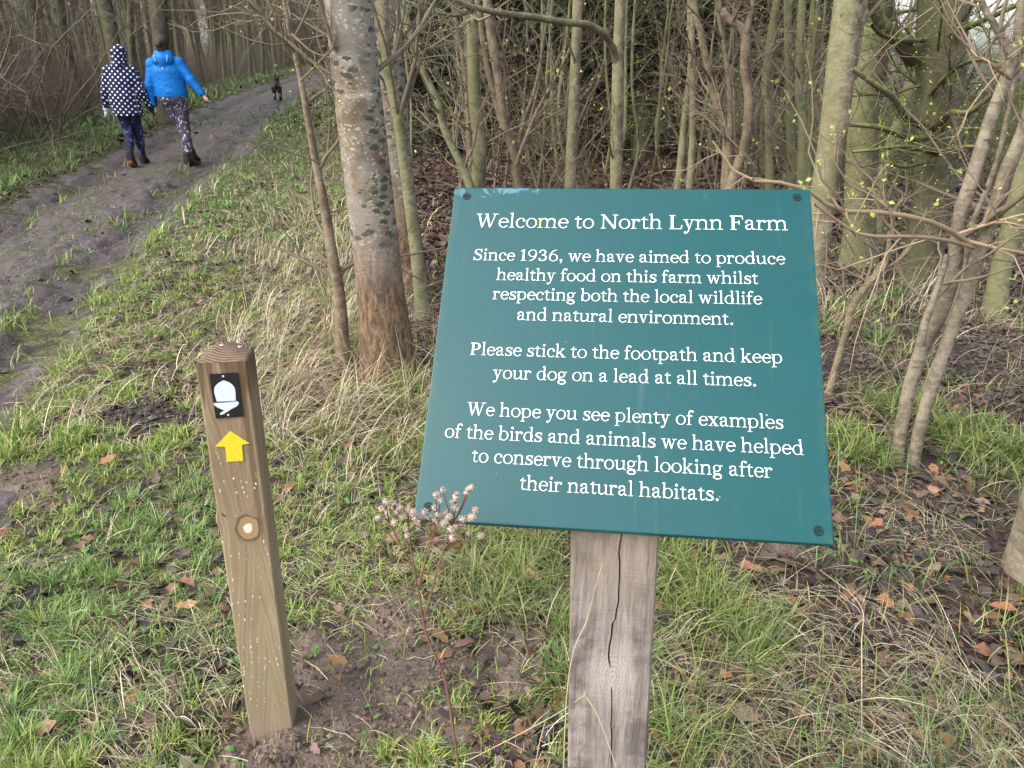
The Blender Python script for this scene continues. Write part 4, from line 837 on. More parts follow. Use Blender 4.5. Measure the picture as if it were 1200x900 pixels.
gl('6', .60, ring(.31, .215, .245, .225, .065, .028), stroke([(.115, .22, .1), (.125, .36, .1), (.20, .52, .085), (.32, .64, .06), (.48, .69, .04)]))
gl('.', .27, ball(.135, .06, .066)); gl(',', .27, ball(.135, .06, .066), stroke([(.165, .06, .07), (.165, -.03, .055), (.09, -.13, .025)])); gl(' ', .25, [])
def text_polys(s):
    x = 0; out = []
    for c in s:
        adv, ps = G[c]; out += [p + np.array([x, 0]) for p in ps]; x += adv
    return out, x
def flat_union(polys):
    """union of overlapping polygons as a single flat triangle mesh"""
    vs = []; fs = []
    for p in polys:
        q = p[::-1] if np.sum(p[:, 0] * np.roll(p[:, 1], -1) - p[:, 1] * np.roll(p[:, 0], -1)) < 0 else p
        fs.append(list(range(len(vs), len(vs) + len(q)))); vs += [Vector(v) for v in q]
    r = delaunay_2d_cdt(vs, [], fs, 0, 1e-6, True); v = np.array([tuple(q) for q in r[0]]); f = np.array(r[2]); c = v[f].mean(1); keep = np.zeros(len(f), bool)
    for p in polys:
        q = p[::-1] if np.sum(p[:, 0] * np.roll(p[:, 1], -1) - p[:, 1] * np.roll(p[:, 0], -1)) < 0 else p
        m = (c[:, 0] >= q[:, 0].min()) & (c[:, 0] <= q[:, 0].max()); e = np.roll(q, -1, 0) - q
        keep[m] |= ((e[None, :, 0] * (c[m, None, 1] - q[None, :, 1]) - e[None, :, 1] * (c[m, None, 0] - q[None, :, 0])) >= -1e-9).all(1)
    return v, f[keep]

# ------------------------------------------------------------------ the welcome sign
r1 = np.array([.99132, -.13049, .01594]); r2 = np.array([.07784, .69045, .71918]); r2 -= r1 * (r1 @ r2); r1 /= np.linalg.norm(r1); r2 /= np.linalg.norm(r2)
bn = np.cross(r1, r2); SW = .50; SH = SW * .9758
# where the middle of the board stands (two board widths in front of the lens)
bc = np.array([.28938 * SW, 1.88865 * SW, CAM_H - .70368 * SW])
BM = Matrix(((r1[0], r2[0], bn[0], bc[0]), (r1[1], r2[1], bn[1], bc[1]), (r1[2], r2[2], bn[2], bc[2]), (0, 0, 0, 1)))
def on_plane(px, py, o, a, b, n):
    d = ray(px, py); c0 = np.array([0, 0, CAM_H]); k = ((o - c0) @ n) / (d @ n); q = c0 + d * k - o; return np.array([q @ a, q @ b])
def on_board(px, py): return on_plane(px, py, bc, r1, r2, bn)
sign = empty('welcome_sign', (.128, .83, Hs(.128, .83)), 'dark green welcome board with white lettering on a grey split wooden post', 'sign')
def put(name, me, parent, Mw, root):
    o = link(name, me, parent); o.matrix_basis = (Matrix.Translation(-Vector(root.location)) @ Mw) if parent is root else Mw; return o
def board_material():
    t = NT('green_board', .3, .36); p = t.obj(); x, y, z = t.sep(p)
    n = t.noise(p, 26, 5, .7, 1.5); n2 = t.noise(p, 7, 3); n3 = t.noise(p, 5, 4)
    c = t.mix(n2, (.002, .055, .057), (.003, .066, .070))
    # wet film with painted sky reflection along the top edge, more at its left
    top = t.step(y, .185, .242); le = t.step(x, -.06, -.17, .25, 1.0)
    s1 = t.step(t.math('ADD', n, t.math('MULTIPLY', t.math('MULTIPLY', top, le), .17)), .68, .74)
    s1 = t.math('MULTIPLY', s1, t.math('MULTIPLY', top, t.step(x, -.26, -.2, .6, 1)))
    c = t.mix(t.math('MULTIPLY', s1, .45), c, (.13, .30, .40))
    sp = t.vor(p, 24); c = t.mix(t.step(sp, .032, .02), c, (.25, .36, .36))
    st_ = t.noise(t.mapv(p, (60, 3, 1)), 1, 4, .7); dust = t.math('MULTIPLY', t.step(st_, .54, .74), t.step(t.noise(p, 9, 4), .42, .62)); c = t.mix(t.math('MULTIPLY', dust, .10), c, (.22, .26, .22))
    gr = t.noise(p, 120, 3, .7); c = t.mix(t.math('MULTIPLY', t.step(gr, .62, .74), .10), c, (.20, .25, .22))
    c = t.mix(t.math('MULTIPLY', t.math('MULTIPLY', t.step(t.math('ABSOLUTE', x), .236, .25), t.step(t.noise(p, 40, 4), .45, .6)), .35), c, (.05, .085, .035))
    t.col(c); t.rough(t.math('ADD', t.math('ADD', t.step(n3, .35, .65, .30, .42), t.math('MULTIPLY', dust, .12)), t.math('MULTIPLY', s1, .1))); t.bump(t.noise(p, 350, 2), .0003, .25); return t.m
def board_mesh():
    bm = bmesh.new(); V, F = box_vf(-SW / 2, SW / 2, -SH / 2, SH / 2, -.014, 0); vs = [bm.verts.new(v) for v in V]
    for f in F: bm.faces.new([vs[i] for i in f])
    bmesh.ops.recalc_face_normals(bm, faces=bm.faces)
    bmesh.ops.bevel(bm, geom=[e for e in bm.edges], offset=.0022, segments=3, profile=.5, affect='EDGES')
    me = bpy.data.meshes.new('board'); bm.to_mesh(me); bm.free(); me.materials.append(board_material()); return me
board = put('board', board_mesh(), sign, BM, sign)
LINES = [('Welcome to North Lynn Farm', 557, 266.5, 923, 270.1, .0325), ('Since 1936, we have aimed to produce', 555, 305, 920.4, 310, .0262), ('healthy food on this farm whilst', 581.4, 328.3, 888.6, 333.2, .0262), ('respecting both the local wildlife', 577, 350.8, 893.5, 357, .0262),
         ('and natural environment.', 605.9, 375.2, 859, 381, .0262), ('Please stick to the footpath and keep', 551, 416, 916.5, 426, .0262), ('your dog on a lead at all times.', 577, 443.7, 885.9, 453, .0262), ('We hope you see plenty of examples', 546.5, 486.4, 917.9, 503, .0262),
         ('of the birds and animals we have helped', 521, 512.6, 941.6, 533.4, .0262), ('to conserve through looking after', 552.6, 541.4, 905.4, 560.2, .0262), ('their natural habitats.', 608.8, 573.9, 842, 587.4, .0262)]
def lettering(LINES, name):
    Vs, Fs, n = [], [], 0
    for s, x0, y0, x1, y1, em in LINES:
        a = on_board(x0, y0); b = on_board(x1, y1); ps, w = text_polys(s); v, f = flat_union(ps)
        lo, hi = v[:, 0].min(), v[:, 0].max(); k = (b[0] - a[0]) / (hi - lo); em = .5 * em + .5 * k
        X = a[0] + (v[:, 0] - lo) * k; Y = a[1] + (b[1] - a[1]) * (v[:, 0] - lo) / (hi - lo) + v[:, 1] * em
        Vs.append(np.stack([X, Y, np.full(len(v), .0007)], 1)); Fs.append(f + n); n += len(v)
    m = NT('white_letters', .45, .3); p = m.obj(); q = on_board(633, 260); c = m.n('VectorMath', operation='DISTANCE'); m.set(c.inputs[0], m.mapv(p, (1, .55, 1))); c.inputs[1].default_value = (q[0], q[1] * .55, 0)
    m.col(m.mix(m.step(c.outputs['Value'], .0075, .004), m.mix(m.noise(p, 90, 2), (.68, .69, .65), (.76, .76, .71)), (.62, .55, .17)))
    return mesh_np(name, np.concatenate(Vs), Fs, [m.m], [0] * len(Fs), smooth=False)
for nm, a, b in (('heading', 0, 1), ('paragraph', 1, 5), ('paragraph', 5, 7), ('paragraph', 7, 11)): link(nm, lettering(LINES[a:b], nm), board)
M['screw'] = plain('screw', (.002, .018, .016), .55, .3, .3, 300)
def screw_mesh():
    a = np.arange(24) / 24 * 2 * math.pi; prof = [(.0062, 0.0002), (.0060, .0006), (.0052, .0008), (.0044, .0004), (.0035, .00035), (.0002, .0003)]
    V = np.concatenate([np.stack([r * np.cos(a), r * np.sin(a), np.full(24, z)], 1) for r, z in prof]); F = []
    for k in range(len(prof) - 1):
        for j in range(24): F.append([k * 24 + j, k * 24 + (j + 1) % 24, (k + 1) * 24 + (j + 1) % 24, (k + 1) * 24 + j])
    V2, F2 = box_vf(-.0035, .0035, -.0006, .0006, .0006, .0010); return mesh_np('screw', np.concatenate([V, V2]), [np.array(F), F2 + len(V)], M['screw'])
scm = screw_mesh()
for px, py in ((547, 230), (934, 231.5), (502, 594), (959, 622)): q = on_board(px, py); o = link('screw', scm, board); o.location = (q[0], q[1], 0)
def spot_mesh():
    g = rng(3); n = 16; a = np.arange(n) / n * 2 * math.pi; r = .0022 * g.uniform(.6, 1.3, n); V = np.vstack([[0, 0, .0016], np.stack([r * np.cos(a), r * 1.2 * np.sin(a), np.full(n, .0002)], 1)]); return mesh_np('dirt_spot', V, [np.array([[0, i + 1, (i + 1) % n + 1] for i in range(n)])], M['twig_dark'])
q = on_board(911, 308); o = link('dirt_spot', spot_mesh(), board); o.location = (q[0], q[1], .0007)

def old_wood():
    t = NT('weathered_oak', .85, .2); p = t.obj(); x, y, z = t.sep(p)
    kx, kz = .004, .735
    dx = t.math('SUBTRACT', x, kx); dz = t.math('SUBTRACT', z, kz); r2_ = t.math('SQRT', t.math('ADD', t.math('POWER', dx, 2.0), t.math('POWER', t.math('MULTIPLY', dz, .55), 2.0)))
    bend = t.math('DIVIDE', .0016, t.math('ADD', r2_, .02))
    gx = t.math('ADD', t.math('MULTIPLY', dx, t.math('SUBTRACT', 1.0, t.math('MULTIPLY', bend, 6))), 0.0)
    v = t.comb(t.math('MULTIPLY', gx, 170), t.math('MULTIPLY', y, 170), t.math('MULTIPLY', z, 5))
    g1 = t.noise(v, 1, 5, .65); g2 = t.noise(t.comb(t.math('MULTIPLY', gx, 45), t.math('MULTIPLY', y, 45), t.math('MULTIPLY', z, 3.5)), 1, 4); n3 = t.noise(p, 14, 5, .7)
    cross = t.noise(t.comb(t.math('MULTIPLY', x, 25), y, t.math('MULTIPLY', z, 330)), 1, 2)
    c = t.mix(t.step(g2, .3, .7), (.185, .15, .125), (.34, .29, .25))
    c = t.mix(t.math('MULTIPLY', t.step(g1, .45, .75), .75), c, (.095, .078, .068))
    c = t.mix(t.math('MULTIPLY', t.math('MULTIPLY', t.step(n3, .44, .62), t.step(t.math('ABSOLUTE', dx), .012, .035, .25, 1.)), .8), c, (.10, .086, .078))
    c = t.mix(t.math('MULTIPLY', t.step(t.math('ADD', r2_, t.math('MULTIPLY', n3, .03)), .062, .02), .6), c, (.50, .44, .40))
    rings = t.math('SINE', t.math('MULTIPLY', r2_, 1500)); c = t.mix(t.math('MULTIPLY', t.math('MULTIPLY', t.step(r2_, .03, .012), t.step(rings, .2, .8)), .35), c, (.20, .16, .14))
    c = t.mix(t.math('MULTIPLY', t.math('MULTIPLY', t.step(t.math('ADD', z, t.math('MULTIPLY', n3, .2)), .92, 1.04), g2), .7), c, (.34, .26, .17))
    t.col(c); t.bump(t.math('ADD', t.math('ADD', g1, g2), t.math('MULTIPLY', cross, .3)), .004, .8); return t.m
def post_mesh():
    # front edge points of the post from the photograph: top and foot
    hw, dep = .0555, .10; rows = 150
    tp = np.array([.1275, .803]); ft = np.array([.141, .742]); zt = .96
    cols = np.concatenate([np.linspace(-1, -.08, 14), [-.035, 0, .035], np.linspace(.08, 1, 14)]); nc = len(cols)
    yaw = math.radians(-6); ux = np.array([math.cos(yaw), math.sin(yaw)]); uy = np.array([-math.sin(yaw), math.cos(yaw)])
    prof = [(c, 0) for c in cols] + [(1, .5), (1, 1), (0, 1), (-1, 1), (-1, .5)]
    V = []; z0 = Hs(.14, .8) - .06
    for k in range(rows):
        f = k / (rows - 1)
        for j, (cx, cy) in enumerate(prof):
            # z of the top end: just under the back of the board
            zz = z0 + (zt + .03 - z0) * f; q = (zz - 0) / zt; c = ft * (1 - q) + tp * q
            crack = 0; xo = cx * hw; yo = cy * dep
            if j < nc:
                z = zz; xc = .004 + .0035 * math.sin(z * 14) + .002 * math.sin(z * 37 + 1) + .0034 * (float(vn(np.array([z * 55.]), np.array([2.]), 5)[0]) - .5) + (.003 if z > .82 else 0)
                wdt = .0013 * max(0, .35 + .9 * float(vn(np.array([z * 9.0]), np.array([.5]), 12)[0])) * (0 if .715 < z < .752 else 1) * (.7 if z < .715 else 1.25)
                wgt = 1 - abs(cx) ; xo += xc * wgt
                if j in (14, 16): xo = xc + (-1 if j == 14 else 1) * wdt
                if j == 15: xo = xc; yo = .016 if wdt > 0 else 0
                yo += .0012 * (float(vn(np.array([cx * 9]), np.array([z * 3.0]), 4)[0]) - .5)
                if j in (0, nc - 1): yo += .004; xo *= .985
            p = c + ux * xo + uy * yo; px_, py_ = p
            if f > .93:     # bring the last rows to the board's back
                zb = bc[2] - .0155 / bn[2] - ((px_ - bc[0]) * bn[0] + (py_ - bc[1]) * bn[1]) / bn[2]
                zz2 = zb * ((f - .93) / .07) + (z0 + (zt + .03 - z0) * .93) * (1 - (f - .93) / .07); zz_ = zz2
            else: zz_ = zz
            V.append([px_, py_, zz_])
    V = np.array(V); m = len(prof); F = [[k * m + j, k * m + (j + 1) % m, (k + 1) * m + (j + 1) % m, (k + 1) * m + j] for k in range(rows - 1) for j in range(m)]
    return mesh_np('post', V - np.array([.13, .80, 0]), [np.array(F)], old_wood(), smooth=False)
put('post', post_mesh(), sign, Matrix.Translation((.13, .80, 0)), sign)

# ------------------------------------------------------------------ the waymarker post
wf = ground_at(319, 864); wt = atY(259, 424.5, wf[1] + .085)
wu = wt - wf; wh = np.linalg.norm(wu); wu /= wh; a9 = math.radians(9); wr = np.array([math.cos(a9), math.sin(a9), 0]); wr -= wu * (wr @ wu); wr /= np.linalg.norm(wr); wb_ = np.cross(wu, wr)       # up, right, back
WM = Matrix(((wr[0], wb_[0], wu[0], wf[0]), (wr[1], wb_[1], wu[1], wf[1]), (wr[2], wb_[2], wu[2], wf[2]), (0, 0, 0, 1)))
def on_post(px, py): return on_plane(px, py, wf, wr, wu, -wb_)
way = empty('waymarker_post', tuple(wf), 'square leaning wooden post with acorn plaque and yellow arrow, planted in bare mud', 'post')
kn = on_post(291, 619); HW = .0495
def pine_wood():
    t = NT('treated_pine', .75, .25); p = t.obj(); x, y, z = t.sep(p)
    dx = t.math('SUBTRACT', x, kn[0]); dz = t.math('SUBTRACT', z, kn[1])
    r = t.math('SQRT', t.math('ADD', t.math('POWER', dx, 2.), t.math('POWER', t.math('MULTIPLY', dz, .8), 2.)))
    below = t.step(dz, .02, -.05)
    # growth rings: straight at the left edge, pointed arches under and over the knot
    wob = t.math('MULTIPLY', t.math('SUBTRACT', t.noise(t.mapv(p, (16, 16, 5)), 1, 4, .6), .5), .034)
    arch_ = t.math('ADD', t.math('ABSOLUTE', t.math('SUBTRACT', dx, .004)), t.math('MULTIPLY', t.math('ABSOLUTE', dz), t.math('SUBTRACT', 0.0, .13)))
    f = t.math('ADD', arch_, wob); ringd = t.math('ADD', r, t.math('MULTIPLY', wob, .4))
    nearK = t.step(r, .034, .024)
    fn = t.n('Mix', data_type='FLOAT'); t.set(fn.inputs[0], nearK); t.set(fn.inputs[2], t.math('ADD', f, .2)); t.set(fn.inputs[3], t.math('MULTIPLY', ringd, .6)); fld = fn.outputs[0]
    side = t.math('ADD', t.math('MULTIPLY', y, 1.0), t.math('MULTIPLY', z, .02))
    isf = t.step(t.math('ABSOLUTE', t.sep(t.n('NewGeometry').outputs['Normal'])[0]), .75, .85)
    fm_ = t.n('Mix', data_type='FLOAT'); t.set(fm_.inputs[0], isf); t.set(fm_.inputs[2], fld); t.set(fm_.inputs[3], side); fld = fm_.outputs[0]
    band = t.math('SINE', t.math('MULTIPLY', fld, 640)); band2 = t.math('SINE', t.math('MULTIPLY', fld, 250))
    n1 = t.noise(t.mapv(p, (60, 60, 5)), 1, 4, .65); n0 = t.noise(t.mapv(p, (9, 9, 2)), 1, 3)
    c = t.mix(t.step(n0, .3, .7), (.215, .158, .095), (.325, .252, .155))
    c = t.mix(t.math('MULTIPLY', t.step(t.math('ADD', band, t.math('MULTIPLY', t.math('SUBTRACT', n1, .5), 2.2)), .0, .95), .22), c, (.13, .075, .034))
    c = t.mix(t.math('MULTIPLY', t.step(band2, .3, 1.), .30), c, (.17, .065, .029))
    c = t.mix(t.math('MULTIPLY', t.step(n1, .5, .8), .45), c, (.17, .115, .06))
    # rain-stained drips under the cap
    dr = t.noise(t.mapv(p, (75, 75, 3)), 1, 3); c = t.mix(t.math('MULTIPLY', t.step(t.math('ADD', dr, t.step(z, wh - .22, wh, -.35, .2)), .55, .72), .75), c, (.085, .045, .022))
    dk = t.math('MULTIPLY', t.step(t.math('ABSOLUTE', t.math('SUBTRACT', x, t.math('ADD', .030, t.math('MULTIPLY', n0, .012)))), .009, .003), t.step(z, .45, .6)); c = t.mix(t.math('MULTIPLY', dk, .7), c, (.10, .055, .026))
    # green grey weathering towards the foot and mud splashed on it
    c = t.mix(t.math('MULTIPLY', t.step(z, .62, .05), .42), c, (.25, .215, .125))
    c = t.mix(t.math('MULTIPLY', t.step(t.math('ADD', z, t.math('MULTIPLY', n0, .06)), .13, .04), .7), c, (.27, .195, .14))
    # the knot: pale heart, dark rim
    rk = t.math('ADD', r, t.math('MULTIPLY', t.math('SUBTRACT', t.noise(p, 55, 3), .5), .012)); r = rk
    c = t.mix(t.step(r, .024, .019), c, t.mix(t.step(t.math('SINE', t.math('MULTIPLY', r, 1800)), -.2, .8), (.36, .24, .12), (.22, .135, .06)))
    c = t.mix(t.step(t.math('ABSOLUTE', t.math('SUBTRACT', r, .0245)), .0032, .0012), c, (.13, .08, .04))
    c = t.mix(t.step(t.math('ADD', r, t.math('MULTIPLY', wob, .3)), .0105, .0075), c, (.64, .56, .42))
    # pale resin specks in rows along the grain
    sp = t.vor(t.mapv(p, (1, 1, .55)), 190); on = t.step(t.noise(t.mapv(p, loc=(3, 1, 2)), 22, 2), .46, .56)
    row = t.step(t.math('SINE', t.math('MULTIPLY', fld, 400)), .55, .9); zr = t.math('MULTIPLY', t.step(z, .78, .66), t.step(z, .05, .12))
    k = t.math('MULTIPLY', t.math('MULTIPLY', t.step(t.math('ADD', sp, t.math('MULTIPLY', t.math('SUBTRACT', t.noise(p, 120, 2), .5), .35)), .34, .26), on), t.math('MULTIPLY', row, zr)); k = t.math('MULTIPLY', k, t.step(x, HW - .002, HW - .006))
    c = t.mix(k, c, (.60, .60, .46))
    t.col(c); t.bump(t.math('ADD', t.math('MULTIPLY', band, .15), n1), .0010, .6); return t.m
def wpost_mesh():
    b = .007; pr = [(-HW + b, 0), (HW - b * .5, 0), (HW, b), (HW, 2 * HW - b), (HW - b, 2 * HW), (-HW + b, 2 * HW), (-HW, 2 * HW - b), (-HW, b)]
    pr = [(-HW + .003, 0)] + [(-HW + .003 + (2 * HW - .006) * i / 16, 0) for i in range(1, 17)] + [(HW, .003)] + [(HW, .003 + (2 * HW - .006) * i / 6) for i in range(1, 7)] + [(HW - .003, 2 * HW), (-HW + .003, 2 * HW), (-HW, 2 * HW - .003), (-HW, .003)]
    zs = np.concatenate([[-.12], np.linspace(-.02, wh, 60)]); V = []; m = len(pr)
    for z in zs:
        for j, (x, y) in enumerate(pr):
            if j <= 16: y = y + .0016 * (float(vn(np.array([x * 40]), np.array([z * 7]), 21)[0]) - .5)
            # ragged left edge with a burl
            if x < -HW + .008: x = x - .007 * math.exp(-((z - kn[1] - .025) / .014) ** 2) + .006 * max(0, .09 - z) / .09 * float(vn(np.array([z * 60]), np.array([1.]), 8)[0])
            V.append([x, y, z])
    V = np.array(V); F = [[k * m + j, k * m + (j + 1) % m, (k + 1) * m + (j + 1) % m, (k + 1) * m + j] for k in range(len(zs) - 1) for j in range(m)]
    return mesh_np('shaft', V, [np.array(F)], pine_wood(), smooth=False)
def endgrain():
    t = NT('end_grain', .8, .2); p = t.obj(); x, y, z = t.sep(p); r = t.math('SQRT', t.math('ADD', t.math('POWER', t.math('SUBTRACT', x, .012), 2.), t.math('POWER', t.math('SUBTRACT', y, .075), 2.)))
    n = t.noise(p, 70, 4); s_ = t.math('SINE', t.math('MULTIPLY', t.math('ADD', r, t.math('MULTIPLY', n, .004)), 900)); c = t.mix(t.step(s_, -.5, .9), (.21, .145, .095), (.11, .07, .045))
    c = t.mix(t.math('MULTIPLY', t.step(n, .5, .7), .5), c, (.08, .055, .04)); t.col(c); t.bump(t.math('ADD', s_, n), .002, .6); return t.m
def cap_mesh():
    # weathered top: a long front slope, a right slope, ridge towards the back
    w = HW + .0004; n = 25; xs = np.linspace(-w, w, n); yy = np.linspace(-.0004, 2 * HW + .0004, n); X, Y = np.meshgrid(xs, yy)
    Z = wh - .0003 + np.minimum.reduce([.46 * (Y + .0004), .40 * (w - X) + .0 * Y + .004, .8 * (2 * HW + .0004 - Y) + .012, .75 * (X + w) + .0]) 
    mn = lambda a, b: -.004 * np.log(np.exp(-a / .004) + np.exp(-b / .004))
    Z = wh - .0003 + np.maximum(mn(mn(.46 * (Y + .0004), .40 * (w - X) + .004), mn(.8 * (2 * HW + .0004 - Y) + .012, .75 * (X + w))), -.0005)
    Z = Z + .0016 * (vn(X * 90, Y * 90, 5) - .5) * (Z > wh + .002)
    V = np.stack([X, Y, Z], -1).reshape(-1, 3); i = (np.arange(n - 1)[:, None] * n + np.arange(n - 1)[None]).ravel(); F = np.stack([i, i + 1, i + n + 1, i + n], 1)
    ring_ = [j for j in range(n)] + [k * n + n - 1 for k in range(1, n)] + [n * n - 2 - j for j in range(n - 1)] + [k * n for k in range(n - 2, 0, -1)]
    base = V[ring_].copy(); base[:, 2] = wh - .0006; Vb = np.vstack([V, base]); m = len(ring_); F2 = np.array([[ring_[j], len(V) + j, len(V) + (j + 1) % m, ring_[(j + 1) % m]] for j in range(m)])
    return mesh_np('cap', Vb, [F, F2], endgrain(), smooth=True), Z, xs, yy
put('shaft', wpost_mesh(), way, WM, way)
cm, CZ, cxs, cys = cap_mesh(); put('cap', cm, way, WM, way)
M['nail'] = plain('nail', (.55, .50, .44), .4, .5, .2, 200); M['black_plaque'] = plain('black_plaque', (.008, .008, .009), .35, .5, .3, 80); M['white_paint'] = plain('white_paint', (.56, .60, .66), .45, .4, .04, 60)
def yellow():
    t = NT('yellow_arrow', .5, .4); n = t.noise(t.obj(), 260, 3); t.col(t.mix(t.step(n, .35, .7), (.60, .46, .012), (.68, .55, .025))); t.bump(n, .0006, .8); return t.m
def plate(poly, y, th, mat, name='plate'):
    """a flat outline in the plane of the post's front (x, z), standing out by th from depth y"""
    p = np.asarray(poly, float); n = len(p); A = np.stack([p[:, 0], np.full(n, y - th), p[:, 1]], 1); B = np.stack([p[:, 0], np.full(n, y), p[:, 1]], 1)
    me = bpy.data.meshes.new(name); me.from_pydata(np.vstack([A, B]).tolist(), [], [list(range(n))] + [[j, j + n, (j + 1) % n + n, (j + 1) % n] for j in range(n)]); me.materials.append(mat); me.update(); return me
def px_poly(pts): return [on_post(*p) for p in pts]
def round_poly(P, r, n=4):
    P = np.asarray(P); out = []
    for i in range(len(P)):
        a, b, c = P[i - 1], P[i], P[(i + 1) % len(P)]; u = (a - b) / np.linalg.norm(a - b); v = (c - b) / np.linalg.norm(c - b)
        for t in np.linspace(0, 1, n): out.append(b + u * r * (1 - t) ** 2 + v * r * t ** 2)
    return np.array(out)
plq = put('acorn_plaque', plate(round_poly(px_poly([(245.5, 438), (278.5, 436.3), (285.5, 487.5), (253.2, 490)]), .003), -.0012, .0022, M['black_plaque'], 'acorn_plaque'), way, WM, way)
def cr(pts, n): return spline(np.array(pts), n)
nut = np.vstack([cr([(251.6, 460), (251.8, 453.5), (256, 448.5), (261.5, 445.6), (262.8, 445.2), (264, 445.6), (270, 448.0), (275, 453), (276.3, 459)], 22), cr([(276.8, 468.8), (266, 469.6), (254.5, 469.9)], 6)])
cup = np.vstack([cr([(251.2, 471.5), (262, 471.2), (279, 469.6)], 6), cr([(280.4, 471.5), (278.0, 475.2), (271.5, 478.6)], 6), [(262.5, 484.5), (258.6, 485.6), (258.2, 483.5), (263.5, 480.3)], cr([(257, 477.6), (252.8, 475.2), (250.8, 472.8)], 5)])
link('acorn_nut', plate(px_poly(nut), -.0036, .0004, M['white_paint'], 'acorn_nut'), plq); link('acorn_cup', plate(px_poly(cup), -.0036, .0004, M['white_paint'], 'acorn_cup'), plq)
def dome(r, h, mat, name):
    a = np.arange(14) / 14 * 2 * math.pi; V = [[0, 0, h]]
    for f, z in ((.55, .8), (.85, .5), (1, 0)): V += [[r * f * math.cos(t), r * f * math.sin(t), h * z] for t in a]
    F3 = [[0, 1 + j, 1 + (j + 1) % 14] for j in range(14)]; F4 = [[1 + k * 14 + j, 1 + (k + 1) * 14 + j, 1 + (k + 1) * 14 + (j + 1) % 14, 1 + k * 14 + (j + 1) % 14] for k in range(2) for j in range(14)]
    return mesh_np(name, np.array(V), [np.array(F3), np.array(F4)], mat)
nm = dome(.0024, .0012, M['nail'], 'nail')
for px, py in ((262, 440.5), (268, 485.8)): q = on_post(px, py); o = link('nail', nm, plq); o.location = (q[0], -.0034, q[1]); o.rotation_euler = (math.radians(90), 0, 0)
ar = px_poly([(270, 504.5), (293, 519.2), (283.8, 520.6), (285.2, 539.6), (265.8, 540.6), (264.2, 523.2), (252.3, 522.8)])
put('arrow', plate(round_poly(ar, .0012, 3), -.0012, .0012, yellow(), 'arrow'), way, WM, way)
for (x, y, r) in ((-.006, .052, .0044), (.026, .066, .0050)):
    iz = CZ[int(np.argmin(np.abs(cys - y))), int(np.argmin(np.abs(cxs - x)))]; o = put('nail_head', dome(r, .002, M['nail'], 'nail_head'), way, WM @ Matrix.Translation((x, y, iz)), way)
# the burl on its left edge
def burl():
    a = np.linspace(0, math.pi, 9); b = np.arange(16) / 16 * 2 * math.pi; V = np.array([[.010 * math.sin(u) * math.cos(v), .008 * math.sin(u) * math.sin(v), .011 * math.cos(u)] for u in a for v in b]); V *= (1 + .35 * (vn(V[:, 0] * 300, V[:, 2] * 300, 3) - .5))[:, None]
    F = [[k * 16 + j, k * 16 + (j + 1) % 16, (k + 1) * 16 + (j + 1) % 16, (k + 1) * 16 + j] for k in range(8) for j in range(16)]; t = NT('burl', .85, .2); n = t.noise(t.obj(), 160, 4); t.col(t.mix(t.step(n, .35, .65), (.07, .045, .03), (.23, .155, .10))); t.bump(n, .003, 1); return mesh_np('burl', V, [np.array(F)], t.m)
q = on_post(260, 603); put('burl', burl(), way, WM @ Matrix.Translation((q[0] + .003, .006, q[1])), way)

# ------------------------------------------------------------------ the dead flower stalks in front of the sign
PY = .735
pl = empty('seed_stalks', (-.07, PY, Hs(-.07, PY)), 'dead brown stalks topped by fluffy pinkish seed heads, below the left corner of the sign', 'plant')
def pp(px, py, dy=0): return atY(px, py, PY + dy)
foot_ = np.array([-.035, PY, Hs(-.035, PY) - .01])
ST = [([foot_, pp(545, 960), pp(532, 862), pp(521, 795), pp(500, 745), pp(490, 692), pp(482, 645), pp(478, 610)], .0021, .0010), ([pp(490, 692), pp(499, 655), (pp(506, 632)), pp(511, 612)], .0015, .0009), ([pp(497, 725), pp(512, 670), pp(522, 638), pp(531, 612)], .0014, .0008), ([pp(486, 668), pp(470, 640), pp(456, 612)], .0014, .0008),
      ([pp(521, 795), pp(507, 800, .02), pp(496, 790, .02)], .0012, .0006), ([pp(488, 685), pp(478, 690, -.01), pp(468, 680, -.01)], .0012, .0006)]
HEADS = [(447, 596), (453, 603), (461, 590), (466, 600), (443, 607), (472, 606), (479, 597), (486, 607), (462, 612), (476, 620), (484, 601), (490, 612), (452, 588), (511, 580), (516, 586), (519, 574), (512, 603), (509, 595), (516, 605), (522, 601), (513, 613), (521, 613), (510, 609), (498, 599), (528, 620), (526, 606), (533, 594), (534, 583), (535, 579), (530, 588), (549, 573), (552, 571), (546, 577), (557, 597), (553, 607), (542, 608), (541, 613), (549, 624), (563, 628), (530, 630), (535, 617), (494, 605), (504, 607), (477, 628), (468, 594)]
tips = []
parts = []
for P, a, b in ST:
    S = spline(np.array(P), 24)[None]; V, F = tubes(S, np.linspace(a, b, 24)[None], 7); parts.append((V, F, 0))
anchors = [pp(478, 610), pp(482, 645), pp(511, 612), pp(506, 632), pp(531, 612), pp(522, 638), pp(456, 612), pp(470, 640)]
g = rng(8); hd = []
for (x, y) in HEADS:
    e = pp(x, y, float(g.uniform(-.018, .012))); c = min(anchors, key=lambda q: np.linalg.norm(q - e) + (.05 if q[2] > e[2] - .006 else 0))
    S = spline(np.array([c, (c + e) / 2 + np.array([0, 0, -.004]), e]), 7)[None]; V, F = tubes(S, np.linspace(.0009, .0006, 7)[None], 5); parts.append((V, F, 0)); hd.append((e, e - c))
V, Fs, ms, _ = merge(parts); M['stalk'] = plain('stalk', (.17, .095, .062), .8, .2, .4, 40)
link('stalk', mesh_np('stalk', V, Fs, [M['stalk']], ms), pl, True)
def fluff():
    t = NT('seed_fluff', .95, .1); n = t.noise(t.obj(), 700, 3); t.col(t.mix(t.step(n, .3, .7), (.36, .25, .19), (.64, .52, .44))); return t.m
